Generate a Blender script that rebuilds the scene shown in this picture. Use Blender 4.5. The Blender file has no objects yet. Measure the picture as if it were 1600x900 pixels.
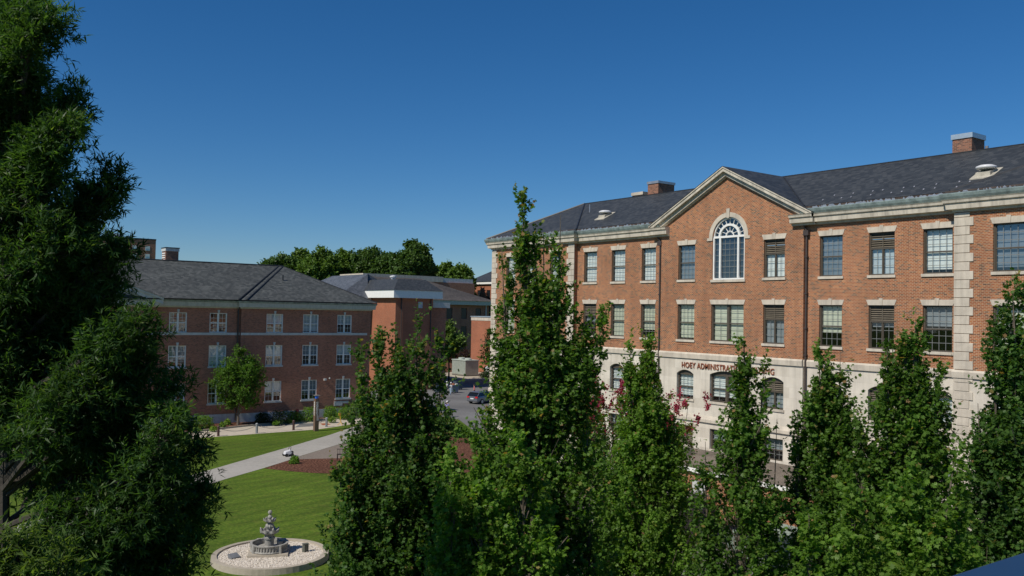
import bpy, bmesh, math, random
import numpy as np
from mathutils import Vector, Matrix
R = math.radians
scene = bpy.context.scene
col = scene.collection

# ------------------------------------------------------------------ camera
HC = 11.5                                   # eye height above the lawn
AZ, PT, RO, FP = R(36.2), R(1.62), R(1.12), 1360.0
fw = Vector((math.sin(AZ)*math.cos(PT), math.cos(AZ)*math.cos(PT), math.sin(PT)))
hv = Vector((math.cos(AZ), -math.sin(AZ), 0)); uv_ = hv.cross(fw)
rt = math.cos(RO)*hv + math.sin(RO)*uv_; up = -math.sin(RO)*hv + math.cos(RO)*uv_
cam_d = bpy.data.cameras.new('camera'); cam = bpy.data.objects.new('camera', cam_d); col.objects.link(cam)
cam_d.sensor_width = 36; cam_d.lens = 36*FP/1600; cam_d.clip_start = .1; cam_d.clip_end = 3000
m = Matrix((rt, up, -fw)).transposed().to_4x4(); m.translation = (0, 0, HC); cam.matrix_world = m
scene.camera = cam
def at(px, py, D):                          # point D metres deep on the sight line of a photo pixel
    return Vector((0, 0, HC)) + D*(fw + (px-800)/FP*rt - (py-450)/FP*up)
def gnd(px, py, z=0.0):
    d = fw + (px-800)/FP*rt - (py-450)/FP*up
    return Vector((0, 0, HC)) + d*((z-HC)/d.z)

# ------------------------------------------------------------------ light
SAZ, SEL = 266.0, 47.0
w = bpy.data.worlds.new("World"); scene.world = w; w.use_nodes = True
nt = w.node_tree; sky = nt.nodes.new('ShaderNodeTexSky'); sky.sky_type = 'NISHITA'; sky.sun_disc = False
sky.sun_elevation = R(SEL); sky.sun_rotation = R(SAZ)
sky.air_density = 1.0; sky.dust_density = 0.0; sky.ozone_density = 10.0; sky.altitude = 200
bg = nt.nodes['Background']; hs = nt.nodes.new('ShaderNodeHueSaturation'); hs.inputs['Saturation'].default_value = 1.17; hs.inputs['Value'].default_value = 1.0
nt.links.new(sky.outputs[0], hs.inputs['Color']); nt.links.new(hs.outputs[0], bg.inputs[0]); bg.inputs[1].default_value = 0.077
sd = bpy.data.lights.new('sun', 'SUN'); so = bpy.data.objects.new('sun', sd); col.objects.link(so)
sd.energy = 4.3; sd.angle = R(.5); sd.color = (1, .93, .82)
sv = Vector((math.sin(R(SAZ))*math.cos(R(SEL)), math.cos(R(SAZ))*math.cos(R(SEL)), math.sin(R(SEL))))
so.rotation_euler = (-sv).to_track_quat('-Z', 'Y').to_euler(); so.location = (0, 0, 60)
scene.view_settings.view_transform = 'Standard'; scene.view_settings.look = 'None'
scene.view_settings.exposure = 0.0; scene.view_settings.gamma = 1
scene.render.engine = 'CYCLES'
scene.cycles.max_bounces = 8; scene.cycles.diffuse_bounces = 4; scene.cycles.transparent_max_bounces = 8

# ------------------------------------------------------------------ materials
def new_mat(name):
    m = bpy.data.materials.new(name); m.use_nodes = True
    return m, m.node_tree.nodes, m.node_tree.links, m.node_tree.nodes['Principled BSDF']
def N(ns, t, **k):
    n = ns.new(t)
    for a, b in k.items(): setattr(n, a, b)
    return n
def mathn(ns, ls, op, a, b=None):
    n = N(ns, 'ShaderNodeMath', operation=op)
    for i, v in enumerate((a, b)):
        if v is None: continue
        if isinstance(v, (int, float)): n.inputs[i].default_value = v
        else: ls.new(v, n.inputs[i])
    return n.outputs[0]
def facade_vec(ns, ls, vs=1.0):             # (along wall, height) from world position
    g = N(ns, 'ShaderNodeNewGeometry'); p = N(ns, 'ShaderNodeSeparateXYZ'); q = N(ns, 'ShaderNodeSeparateXYZ')
    ls.new(g.outputs['Position'], p.inputs[0]); ls.new(g.outputs['True Normal'], q.inputs[0])
    ax = mathn(ns, ls, 'ABSOLUTE', q.outputs[0]); ay = mathn(ns, ls, 'ABSOLUTE', q.outputs[1])
    f = mathn(ns, ls, 'GREATER_THAN', ax, ay)
    mx = N(ns, 'ShaderNodeMix', data_type='FLOAT'); ls.new(f, mx.inputs[0]); ls.new(p.outputs[0], mx.inputs[2]); ls.new(p.outputs[1], mx.inputs[3])
    c = N(ns, 'ShaderNodeCombineXYZ'); ls.new(mx.outputs[0], c.inputs[0])
    ls.new(mathn(ns, ls, 'MULTIPLY', p.outputs[2], vs), c.inputs[1])
    return c.outputs[0], g.outputs['Position']
def ramp(ns, ls, fac, stops, const=False):
    r = N(ns, 'ShaderNodeValToRGB'); e = r.color_ramp.elements
    if const: r.color_ramp.interpolation = 'CONSTANT'
    while len(e) < len(stops): e.new(.5)
    for i, (p, c) in enumerate(stops): e[i].position = p; e[i].color = (*c, 1)
    ls.new(fac, r.inputs[0]); return r.outputs[0]
def mixc(ns, ls, f, a, b, mode='MIX'):
    n = N(ns, 'ShaderNodeMix', data_type='RGBA', blend_type=mode)
    for i, v in ((0, f), (6, a), (7, b)):
        if isinstance(v, (int, float)): n.inputs[i].default_value = v
        elif isinstance(v, tuple): n.inputs[i].default_value = (*v, 1)
        else: ls.new(v, n.inputs[i])
    return n.outputs[2]
def noise(ns, ls, vec, scale, detail=3, rough=.6):
    n = N(ns, 'ShaderNodeTexNoise'); n.inputs['Scale'].default_value = scale; n.inputs['Detail'].default_value = detail
    n.inputs['Roughness'].default_value = rough
    if vec is not None: ls.new(vec, n.inputs['Vector'])
    return n.outputs['Fac']
def block_mat(name, stops, mortar, bw, bh, ms, var=.18, rough=.85, vs=1.0, bump=.3, nscale=.35, offset=.5, streak=0.0):
    m, ns, ls, b = new_mat(name)
    v, pos = facade_vec(ns, ls, vs)
    t = N(ns, 'ShaderNodeTexBrick'); ls.new(v, t.inputs['Vector']); t.offset = offset
    t.inputs['Color1'].default_value = (0, 0, 0, 1); t.inputs['Color2'].default_value = (1, 1, 1, 1); t.inputs['Mortar'].default_value = (.5, .5, .5, 1)
    t.inputs['Scale'].default_value = 1; t.inputs['Mortar Size'].default_value = ms; t.inputs['Mortar Smooth'].default_value = .1
    t.inputs['Brick Width'].default_value = bw; t.inputs['Row Height'].default_value = bh
    c = ramp(ns, ls, t.outputs['Color'], stops)
    c = mixc(ns, ls, t.outputs['Fac'], c, mortar)
    n1 = noise(ns, ls, pos, nscale, 4, .65)
    k = N(ns, 'ShaderNodeMapRange'); ls.new(n1, k.inputs[0]); k.inputs[1].default_value = .3; k.inputs[2].default_value = .7
    k.inputs[3].default_value = 1-var; k.inputs[4].default_value = 1+var
    c = mixc(ns, ls, 1.0, c, k.outputs[0], 'MULTIPLY')
    if streak:
        mp = N(ns, 'ShaderNodeMapping'); mp.inputs['Scale'].default_value = (2.2, 2.2, .12); ls.new(pos, mp.inputs[0])
        n2 = noise(ns, ls, mp.outputs[0], 1.0, 4, .7)
        k2 = N(ns, 'ShaderNodeMapRange'); ls.new(n2, k2.inputs[0]); k2.inputs[1].default_value = .45; k2.inputs[2].default_value = .75
        k2.inputs[3].default_value = 1; k2.inputs[4].default_value = 1-streak
        c = mixc(ns, ls, 1.0, c, k2.outputs[0], 'MULTIPLY')
    ls.new(c, b.inputs['Base Color']); b.inputs['Roughness'].default_value = rough
    if bump:
        bn = N(ns, 'ShaderNodeBump'); bn.invert = True; bn.inputs['Strength'].default_value = bump; bn.inputs['Distance'].default_value = .01
        ls.new(t.outputs['Fac'], bn.inputs['Height']); ls.new(bn.outputs[0], b.inputs['Normal'])
    return m
def plain(name, c, rough=.6, metal=0, var=.1, ns_=3.0, emit=None, bump=0, streak=0.0):
    m, ns, ls, b = new_mat(name)
    g = N(ns, 'ShaderNodeNewGeometry'); n1 = noise(ns, ls, g.outputs['Position'], ns_, 4, .65)
    k = N(ns, 'ShaderNodeMapRange'); ls.new(n1, k.inputs[0]); k.inputs[1].default_value = .3; k.inputs[2].default_value = .7
    k.inputs[3].default_value = 1-var; k.inputs[4].default_value = 1+var
    cc = mixc(ns, ls, 1.0, tuple(c), k.outputs[0], 'MULTIPLY')
    if streak:
        mp = N(ns, 'ShaderNodeMapping'); mp.inputs['Scale'].default_value = (3, 3, .3); ls.new(g.outputs['Position'], mp.inputs[0])
        n2 = noise(ns, ls, mp.outputs[0], 1.0, 4, .7)
        k2 = N(ns, 'ShaderNodeMapRange'); ls.new(n2, k2.inputs[0]); k2.inputs[1].default_value = .45; k2.inputs[2].default_value = .7
        k2.inputs[3].default_value = 1; k2.inputs[4].default_value = 1-streak
        cc = mixc(ns, ls, 1.0, cc, k2.outputs[0], 'MULTIPLY')
    ls.new(cc, b.inputs['Base Color'])
    b.inputs['Roughness'].default_value = rough; b.inputs['Metallic'].default_value = metal
    if bump:
        bn = N(ns, 'ShaderNodeBump'); bn.inputs['Strength'].default_value = bump; bn.inputs['Distance'].default_value = .03
        ls.new(n1, bn.inputs['Height']); ls.new(bn.outputs[0], b.inputs['Normal'])
    return m
def glass_mat(name, tint, base=.35):
    m, ns, ls, b = new_mat(name)
    ns.remove(b); out = ns['Material Output']
    tr = N(ns, 'ShaderNodeBsdfTransparent'); tr.inputs[0].default_value = (*tint, 1)
    gl = N(ns, 'ShaderNodeBsdfGlossy'); gl.inputs['Roughness'].default_value = .02; gl.inputs[0].default_value = (.9, .95, 1, 1)
    g = N(ns, 'ShaderNodeNewGeometry'); n1 = noise(ns, ls, g.outputs['Position'], 1.3, 1)
    bn = N(ns, 'ShaderNodeBump'); bn.inputs['Strength'].default_value = .12; bn.inputs['Distance'].default_value = .03
    ls.new(n1, bn.inputs['Height']); ls.new(bn.outputs[0], gl.inputs['Normal'])
    fr = N(ns, 'ShaderNodeLayerWeight'); fr.inputs[0].default_value = .5
    f = mathn(ns, ls, 'ADD', mathn(ns, ls, 'POWER', fr.outputs['Facing'], 4.0), base+.04)
    mx = N(ns, 'ShaderNodeMixShader'); ls.new(f, mx.inputs[0]); ls.new(tr.outputs[0], mx.inputs[1]); ls.new(gl.outputs[0], mx.inputs[2])
    ls.new(mx.outputs[0], out.inputs[0]); return m
def leaf_mat(name, c1, c2, c3=None, trans=.5, rough=.45):
    m, ns, ls, b = new_mat(name); out = ns['Material Output']
    g = N(ns, 'ShaderNodeNewGeometry')
    st = [(0, c1), (.75, c2)] + ([(.97, c2), (1, c3)] if c3 else [])
    c = ramp(ns, ls, g.outputs['Random Per Island'], st)
    n1 = noise(ns, ls, g.outputs['Position'], .9, 3)
    k = N(ns, 'ShaderNodeMapRange'); ls.new(n1, k.inputs[0]); k.inputs[1].default_value = .3; k.inputs[2].default_value = .7
    k.inputs[3].default_value = .7; k.inputs[4].default_value = 1.3
    c = mixc(ns, ls, 1.0, c, k.outputs[0], 'MULTIPLY')
    ls.new(c, b.inputs['Base Color']); b.inputs['Roughness'].default_value = rough; b.inputs['Specular IOR Level'].default_value = .22
    t = N(ns, 'ShaderNodeBsdfTranslucent'); c2_ = mixc(ns, ls, 1.0, c, (1.5, 1.6, .5), 'MULTIPLY'); ls.new(c2_, t.inputs[0])
    mx = N(ns, 'ShaderNodeMixShader'); mx.inputs[0].default_value = trans
    ls.new(b.outputs[0], mx.inputs[1]); ls.new(t.outputs[0], mx.inputs[2]); ls.new(mx.outputs[0], out.inputs[0])
    return m
M = {}
M['brick'] = block_mat('brick_orange', [(0, (.11, .055, .035)), (.12, (.15, .07, .04)), (.22, (.27, .088, .035)), (.7, (.31, .098, .036)), (1, (.39, .15, .055))], (.50, .37, .24), .19, .078, .0085, .20, nscale=.3, streak=.20)
M['brick_red'] = block_mat('brick_red', [(0, (.18, .07, .045)), (.3, (.31, .105, .060)), (1, (.41, .15, .085))], (.38, .27, .20), .21, .075, .008, .16, nscale=.25, streak=.12)
M['brick_chimney'] = block_mat('brick_chimney', [(0, (.10, .045, .035)), (.4, (.20, .075, .045)), (1, (.30, .12, .07))], (.30, .22, .16), .21, .075, .009, .2, nscale=1.5)
M['brick_tower'] = block_mat('brick_smooth', [(0, (.28, .09, .045)), (1, (.38, .125, .06))], (.33, .2, .13), .21, .075, .007, .12)
M['stone'] = block_mat('limestone', [(0, (.56, .51, .425)), (1, (.69, .635, .54))], (.55, .50, .42), 1.5, .62, .006, .12, .8, bump=.1, nscale=.6, streak=.24)
M['trim'] = plain('stone_trim', (.56, .50, .41), .8, var=.14, ns_=1.4, streak=.25)
M['cornice'] = plain('painted_cornice', (.55, .50, .41), .7, var=.18, ns_=1.6, streak=.35)
M['copper'] = plain('verdigris_copper', (.22, .28, .27), .55, .2, var=.4, ns_=2.5)
M['rust'] = plain('rusty_eave_board', (.05, .035, .028), .8, var=.5, ns_=5)
slate_st = [(0, (.025, .029, .032)), (.5, (.037, .042, .045)), (1, (.054, .058, .060))]
M['slate'] = block_mat('slate', slate_st, (.022, .024, .028), .28, .11, .004, .14, .55, bump=.4, nscale=.5, streak=.0)
M['slate_green'] = block_mat('slate_grey', [(0, (.042, .047, .045)), (.5, (.066, .071, .068)), (1, (.095, .10, .095))], (.04, .045, .04), .3, .12, .006, .2, .6, bump=.5, nscale=.5)
M['slate_blue'] = block_mat('slate_blue', [(0, (.06, .07, .08)), (1, (.12, .13, .15))], (.05, .055, .06), .3, .12, .006, .25, .55, bump=.5)
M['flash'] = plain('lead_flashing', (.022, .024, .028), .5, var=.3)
M['brown'] = plain('brown_frame', (.085, .07, .052), .5, var=.15)
M['brown_dark'] = plain('dark_spout', (.06, .045, .04), .5, var=.3)
M['louvre'] = plain('louvre_slat', (.13, .11, .08), .6, var=.2)
M['white'] = plain('white_paint', (.80, .80, .76), .5, var=.06)
M['offwhite'] = plain('offwhite_paint', (.55, .56, .54), .6, var=.10, streak=.15)
M['greywhite'] = plain('grey_white_paint', (.50, .50, .43), .6, var=.10, streak=.2)
M['plinth'] = plain('painted_plinth', (.50, .54, .56), .8, var=.14, streak=.2)
M['glass'] = glass_mat('window_glass', (.93, .96, .96), .03)
M['glass_dark'] = glass_mat('window_glass_clear', (.7, .75, .78), .08)
M['glass_dim'] = glass_mat('window_glass_reflecting', (.8, .85, .88), .10)
M['blind'] = plain('pale_blind', (.70, .74, .71), .8, var=.08, ns_=1)
M['blind_green'] = plain('green_grey_blind', (.56, .58, .45), .8, var=.08, ns_=1)
M['blind_dim'] = plain('grey_blind', (.24, .27, .29), .8, var=.2, ns_=.8)
M['blind_dark'] = plain('dark_blind', (.05, .06, .07), .8, var=.3, ns_=.8)
M['brown_sheet'] = plain('brown_window_sheet', (.20, .12, .08), .9, var=.3, ns_=6)
M['muntin'] = plain('muntin', (.20, .21, .20), .6, var=.1)
M['dark_pane'] = plain('dark_window_pane', (.015, .018, .022), .25)
M['dark'] = plain('dark_void', (.012, .012, .014), .9)
M['letter'] = plain('letter_bronze', (.27, .09, .045), .5, var=.15)
M['metal'] = plain('grey_metal', (.42, .42, .44), .35, .6, var=.15)
M['dome'] = plain('dome_white', (.62, .63, .64), .35, var=.1)
M['ventbase'] = plain('vent_base', (.42, .39, .32), .7, var=.25)
M['bark'] = plain('bark', (.13, .105, .08), .9, var=.35, ns_=9, bump=.6)
M['bark_dark'] = plain('bark_dark', (.05, .042, .034), .9, var=.35, ns_=9, bump=.6)
M['maple'] = leaf_mat('maple_leaf', (.062, .138, .024), (.115, .215, .036), (.20, .23, .05))
M['maple_dark'] = leaf_mat('maple_dark_leaf', (.042, .105, .028), (.09, .175, .036), (.18, .20, .05))
M['maple_young'] = leaf_mat('maple_young_leaf', (.20, .27, .06), (.32, .20, .09))
M['maple_bright'] = leaf_mat('maple_bright_leaf', (.085, .18, .026), (.155, .27, .042), (.24, .28, .05))
M['oak'] = leaf_mat('willow_oak_shaded_leaf', (.032, .078, .022), (.062, .125, .034), (.14, .19, .06))  # dark leaf colour carries the shade over the crown
M['oak_young_lit'] = leaf_mat('willow_oak_young_lit_leaf', (.085, .155, .035), (.15, .22, .06))
M['far_leaf'] = leaf_mat('far_foliage', (.045, .095, .022), (.08, .14, .032), trans=.25)
M['far_leaf2'] = leaf_mat('far_foliage_bright', (.07, .13, .025), (.12, .20, .035), trans=.25)
M['hedge'] = leaf_mat('hedge_leaf', (.08, .13, .03), (.16, .22, .05), (.26, .26, .08))
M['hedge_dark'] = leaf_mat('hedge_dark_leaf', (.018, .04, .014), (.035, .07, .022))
M['hosta'] = leaf_mat('hosta_leaf', (.12, .22, .04), (.22, .32, .06))
M['purple'] = leaf_mat('purple_leaf', (.04, .02, .022), (.07, .035, .03))
M['pink'] = leaf_mat('pink_blossom', (.27, .022, .065), (.38, .06, .12))
M['redflower'] = leaf_mat('red_blossom', (.5, .02, .015), (.6, .05, .03))

def ground_mat(name, stops, scale, detail=6, rough=.95, bump=.4, big=.12, bigscale=.12, joints=None, stripes=False, rot=0):
    m, ns, ls, b = new_mat(name)
    g = N(ns, 'ShaderNodeNewGeometry'); pos = g.outputs['Position']
    n1 = noise(ns, ls, pos, scale, detail, .75); c = ramp(ns, ls, n1, stops)
    n2 = noise(ns, ls, pos, bigscale, 3, .6)
    k = N(ns, 'ShaderNodeMapRange'); ls.new(n2, k.inputs[0]); k.inputs[1].default_value = .3; k.inputs[2].default_value = .7
    k.inputs[3].default_value = 1-big; k.inputs[4].default_value = 1+big
    c = mixc(ns, ls, 1.0, c, k.outputs[0], 'MULTIPLY')
    if stripes:
        mp = N(ns, 'ShaderNodeMapping'); mp.inputs['Rotation'].default_value = (0, 0, rot); ls.new(pos, mp.inputs[0])
        wv = N(ns, 'ShaderNodeTexWave'); wv.bands_direction = 'Y'; wv.inputs['Scale'].default_value = .26; wv.inputs['Distortion'].default_value = 3.0
        wv.inputs['Detail'].default_value = 3; wv.inputs['Detail Scale'].default_value = .6; ls.new(mp.outputs[0], wv.inputs['Vector'])
        k = N(ns, 'ShaderNodeMapRange'); ls.new(wv.outputs['Fac'], k.inputs[0]); k.inputs[3].default_value = .90; k.inputs[4].default_value = 1.07
        c = mixc(ns, ls, 1.0, c, k.outputs[0], 'MULTIPLY')
        mp2 = N(ns, 'ShaderNodeMapping'); mp2.inputs['Rotation'].default_value = (0, 0, rot); mp2.inputs['Scale'].default_value = (.25, 2.2, 1); ls.new(pos, mp2.inputs[0])
        n3 = noise(ns, ls, mp2.outputs[0], .9, 4, .7)
        k = N(ns, 'ShaderNodeMapRange'); ls.new(n3, k.inputs[0]); k.inputs[1].default_value = .3; k.inputs[2].default_value = .7; k.inputs[3].default_value = .70; k.inputs[4].default_value = 1.26
        c = mixc(ns, ls, 1.0, c, k.outputs[0], 'MULTIPLY')
        n4 = noise(ns, ls, pos, 1.1, 5, .75)
        c = mixc(ns, ls, ramp(ns, ls, n4, [(.52, (0, 0, 0)), (.75, (.55, .55, .55))]), c, (.135, .13, .03))
    if joints:
        mp = N(ns, 'ShaderNodeMapping'); mp.inputs['Rotation'].default_value = (0, 0, rot); ls.new(pos, mp.inputs[0])
        t = N(ns, 'ShaderNodeTexBrick'); ls.new(mp.outputs[0], t.inputs['Vector']); t.offset = joints[3]
        t.inputs['Scale'].default_value = 1; t.inputs['Brick Width'].default_value = joints[0]; t.inputs['Row Height'].default_value = joints[1]
        t.inputs['Mortar Size'].default_value = joints[2]
        c = mixc(ns, ls, mathn(ns, ls, 'MULTIPLY', t.outputs['Fac'], .6), c, (.06, .055, .05))
    ls.new(c, b.inputs['Base Color']); b.inputs['Roughness'].default_value = rough
    try: b.inputs['Specular IOR Level'].default_value = .2
    except Exception: pass
    bn = N(ns, 'ShaderNodeBump'); bn.inputs['Strength'].default_value = bump; bn.inputs['Distance'].default_value = .06
    ls.new(n1, bn.inputs['Height']); ls.new(bn.outputs[0], b.inputs['Normal'])
    return m
WR = -math.atan2(7.0, 8.6)
M['grass'] = ground_mat('lawn', [(.34, (.036, .078, .006)), (.5, (.074, .126, .009)), (.66, (.135, .178, .022))], 5, bump=.9, big=.25, stripes=True, rot=WR+.25)
M['concrete'] = ground_mat('concrete', [(.3, (.30, .285, .255)), (.7, (.39, .37, .335))], 3, bump=.1, joints=(1.5, 30, .012, 0), rot=WR)
M['walk'] = ground_mat('tan_concrete', [(.3, (.42, .37, .30)), (.7, (.53, .47, .39))], 3, bump=.1, joints=(1.5, 30, .012, 0), rot=0)
M['asphalt'] = ground_mat('asphalt', [(.3, (.13, .13, .13)), (.7, (.19, .185, .18))], 5, bump=.2, big=.2)
M['yard'] = ground_mat('service_yard', [(.3, (.10, .095, .09)), (.7, (.16, .15, .14))], 5, bump=.2, big=.25)
M['mulch'] = ground_mat('mulch', [(.38, (.018, .008, .005)), (.5, (.10, .038, .022)), (.64, (.28, .15, .095))], 7, bump=1.0, big=.15)
M['pavers'] = ground_mat('pavers', [(.3, (.19, .155, .13)), (.7, (.26, .22, .18))], 6, bump=.1, joints=(.2, .1, .012, .5), rot=.4)
M['gravel'] = ground_mat('roof_gravel', [(.3, (.10, .085, .07)), (.7, (.26, .22, .18))], 14, bump=.8, big=.25, bigscale=.5)
M['pebble'] = ground_mat('white_pebbles', [(.32, (.30, .25, .20)), (.45, (.62, .55, .46)), (.7, (.82, .76, .66))], 13, detail=2, bump=1.0, big=.05)
M['kerb'] = ground_mat('kerb_stone', [(.3, (.33, .29, .23)), (.7, (.44, .39, .31))], 4, bump=.2, big=.15)
M['fountain'] = plain('weathered_stone', (.32, .31, .28), .9, var=.3, ns_=8, bump=.3, streak=.3)

# ------------------------------------------------------------------ builders
def tag(o, label=None, cat=None, group=None, kind=None):
    if label: o['label'] = label
    if cat: o['category'] = cat
    if group: o['group'] = group
    if kind: o['kind'] = kind
    return o
def thing(name, label, cat, loc=(0, 0, 0), group=None, rz=0):
    o = bpy.data.objects.new(name, None); col.objects.link(o); o.location = loc; o.rotation_euler = (0, 0, rz)
    o.empty_display_size = .2
    return tag(o, label, cat, group)
def origin(o):
    v = Vector((0, 0, 0))
    while o is not None: v += o.location; o = o.parent
    return v
class MB:
    def __init__(s): s.v = []; s.f = []; s.m = []
    def poly(s, pts, mi=0):
        b = len(s.v); s.v += [tuple(p) for p in pts]; s.f.append(tuple(range(b, b+len(pts)))); s.m.append(mi)
    def mesh(s, vs, fs, mi=0):
        b = len(s.v); s.v += [tuple(p) for p in vs]
        for f in fs: s.f.append(tuple(b+i for i in f)); s.m.append(mi)
    def hexa(s, p, mi=0):                    # 8 points: bottom 4, top 4
        s.mesh(p, [(3, 2, 1, 0), (4, 5, 6, 7), (0, 1, 5, 4), (1, 2, 6, 5), (2, 3, 7, 6), (3, 0, 4, 7)], mi)
    def box(s, x0, x1, y0, y1, z0, z1, mi=0):
        s.hexa([(x0, y0, z0), (x1, y0, z0), (x1, y1, z0), (x0, y1, z0), (x0, y0, z1), (x1, y0, z1), (x1, y1, z1), (x0, y1, z1)], mi)
    def prism(s, bot, top, mi=0):
        n = len(bot); s.mesh(list(bot)+list(top), [tuple(range(n))[::-1], tuple(range(n, 2*n))]+[(i, (i+1) % n, n+(i+1) % n, n+i) for i in range(n)], mi)
    def tube(s, pts, rads, n=8, mi=0, cap=True):
        pts = [Vector(p) for p in pts]; rings = []
        if not hasattr(rads, '__len__'): rads = [rads]*len(pts)
        for i, p in enumerate(pts):
            d = (pts[min(i+1, len(pts)-1)]-pts[max(i-1, 0)]).normalized()
            a = d.orthogonal().normalized() if i == 0 else (rings_a - d*rings_a.dot(d)).normalized()
            rings_a = a; b = d.cross(a)
            rings.append([p+rads[i]*(math.cos(2*math.pi*k/n)*a+math.sin(2*math.pi*k/n)*b) for k in range(n)])
        vs = [q for r_ in rings for q in r_]; fs = []
        for i in range(len(pts)-1):
            for k in range(n): fs.append((i*n+k, i*n+(k+1) % n, (i+1)*n+(k+1) % n, (i+1)*n+k))
        if cap: fs += [tuple(range(n))[::-1], tuple(range((len(pts)-1)*n, len(pts)*n))]
        s.mesh(vs, fs, mi)
    def lathe(s, prof, c, n=24, mi=0, wob=None):
        vs = []; fs = []
        for i, (r_, z) in enumerate(prof):
            for k in range(n):
                a = 2*math.pi*k/n; rr = r_*(wob(i, a) if wob else 1)
                vs.append((c[0]+rr*math.cos(a), c[1]+rr*math.sin(a), c[2]+z))
        for i in range(len(prof)-1):
            for k in range(n): fs.append((i*n+k, i*n+(k+1) % n, (i+1)*n+(k+1) % n, (i+1)*n+k))
        fs += [tuple(range(n))[::-1], tuple(range((len(prof)-1)*n, len(prof)*n))]
        s.mesh(vs, fs, mi)
    def build(s, name, mats, parent=None, smooth=False, fix=True, bevel=0):
        if not isinstance(mats, (list, tuple)): mats = [mats]
        o0 = origin(parent) if parent is not None else Vector((0, 0, 0))
        me = bpy.data.meshes.new(name); me.from_pydata([(x-o0.x, y-o0.y, z-o0.z) for x, y, z in s.v], [], s.f)
        for q in mats: me.materials.append(q)
        me.polygons.foreach_set('material_index', s.m)
        if fix:
            bm = bmesh.new(); bm.from_mesh(me); bmesh.ops.recalc_face_normals(bm, faces=bm.faces)
            bm.to_mesh(me); bm.free()
        if smooth: me.polygons.foreach_set('use_smooth', [True]*len(me.polygons))
        me.update(); o = bpy.data.objects.new(name, me); col.objects.link(o)
        if parent is not None: o.parent = parent
        if bevel:
            b = o.modifiers.new('bevel', 'BEVEL'); b.width = bevel; b.segments = 2; b.limit_method = 'ANGLE'
        return o
def struct(name, mb, m, label=None, fix=True):
    o = mb.build(name, m, fix=fix); o['kind'] = 'structure'
    if label: o['label'] = label; o['category'] = name.replace('_', ' ')
    return o

# face maps: (along, height, outward)
def FW(X): return lambda s, z, d: (X-d, s, z)          # looks west
def FS(Y): return lambda s, z, d: (s, Y-d, z)          # looks south
def FE(X): return lambda s, z, d: (X+d, s, z)
def FN(Y): return lambda s, z, d: (s, Y+d, z)
def fbox(mb, F, s0, s1, z0, z1, d0, d1, mi=0):
    mb.hexa([F(s0, z0, d0), F(s1, z0, d0), F(s1, z0, d1), F(s0, z0, d1), F(s0, z1, d0), F(s1, z1, d0), F(s1, z1, d1), F(s0, z1, d1)], mi)
def fpoly(mb, F, pts, d0, d1, mi=0):
    mb.prism([F(a, b, d0) for a, b in pts], [F(a, b, d1) for a, b in pts], mi)
def sweep(mb, F, prof, s0, s1, k0=0, k1=0, mi=0):      # prof [(d,z)], k = mitre
    mb.prism([F(s0-k0*d, z, d) for d, z in prof], [F(s1+k1*d, z, d) for d, z in prof], mi)
def arc_pts(a, b, z1, rise, n=14):
    c, h = (a+b)/2, (b-a)/2; Rr = (h*h+rise*rise)/(2*rise)
    return [(a+(b-a)*i/n, z1-Rr+math.sqrt(max(0, Rr*Rr-(a+(b-a)*i/n-c)**2))) for i in range(n+1)]
def wall(mb, F, s0, s1, z0, z1, ops=(), depth=.25, mi=0, rev=None):
    rev = mi if rev is None else rev
    ops = [tuple(o)+(0,) if len(o) == 4 else tuple(o) for o in ops]
    ops = [(min(o[0], o[1]), max(o[0], o[1]))+o[2:] for o in ops]
    S = sorted({s0, s1, *[o[0] for o in ops], *[o[1] for o in ops]}); Z = sorted({z0, z1, *[o[2] for o in ops], *[o[3] for o in ops]})
    for i in range(len(S)-1):
        for j in range(len(Z)-1):
            cs, cz = (S[i]+S[i+1])/2, (Z[j]+Z[j+1])/2
            if any(o[0] < cs < o[1] and o[2] < cz < o[3] for o in ops): continue
            mb.poly([F(S[i], Z[j], 0), F(S[i+1], Z[j], 0), F(S[i+1], Z[j+1], 0), F(S[i], Z[j+1], 0)], mi)
    for a, b, c, d, rise in ops:
        top = arc_pts(a, b, d, rise) if rise else [(a, d), (b, d)]
        if rise:
            for (p, q), (p2, q2) in zip(top[:-1], top[1:]): mb.poly([F(p, q, 0), F(p2, q2, 0), F(p2, d, 0), F(p, d, 0)], mi)
        ring = [(a, c)]+[(p, q) for p, q in top]+[(b, c)]
        for (p, q), (p2, q2) in zip(ring, ring[1:]+ring[:1]):
            if abs(p-p2)+abs(q-q2) > 1e-6: mb.poly([F(p, q, 0), F(p2, q2, 0), F(p2, q2, -depth), F(p, q, -depth)], rev)

def opoly(mb, F, pts, d):                    # flat sheet whose normal looks out of the wall
    v = [Vector(F(a, b, d)) for a, b in pts]; n = (v[1]-v[0]).cross(v[2]-v[1]); o = Vector(F(0, 0, 1))-Vector(F(0, 0, 0))
    mb.poly(v if n.dot(o) > 0 else v[::-1])

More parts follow.
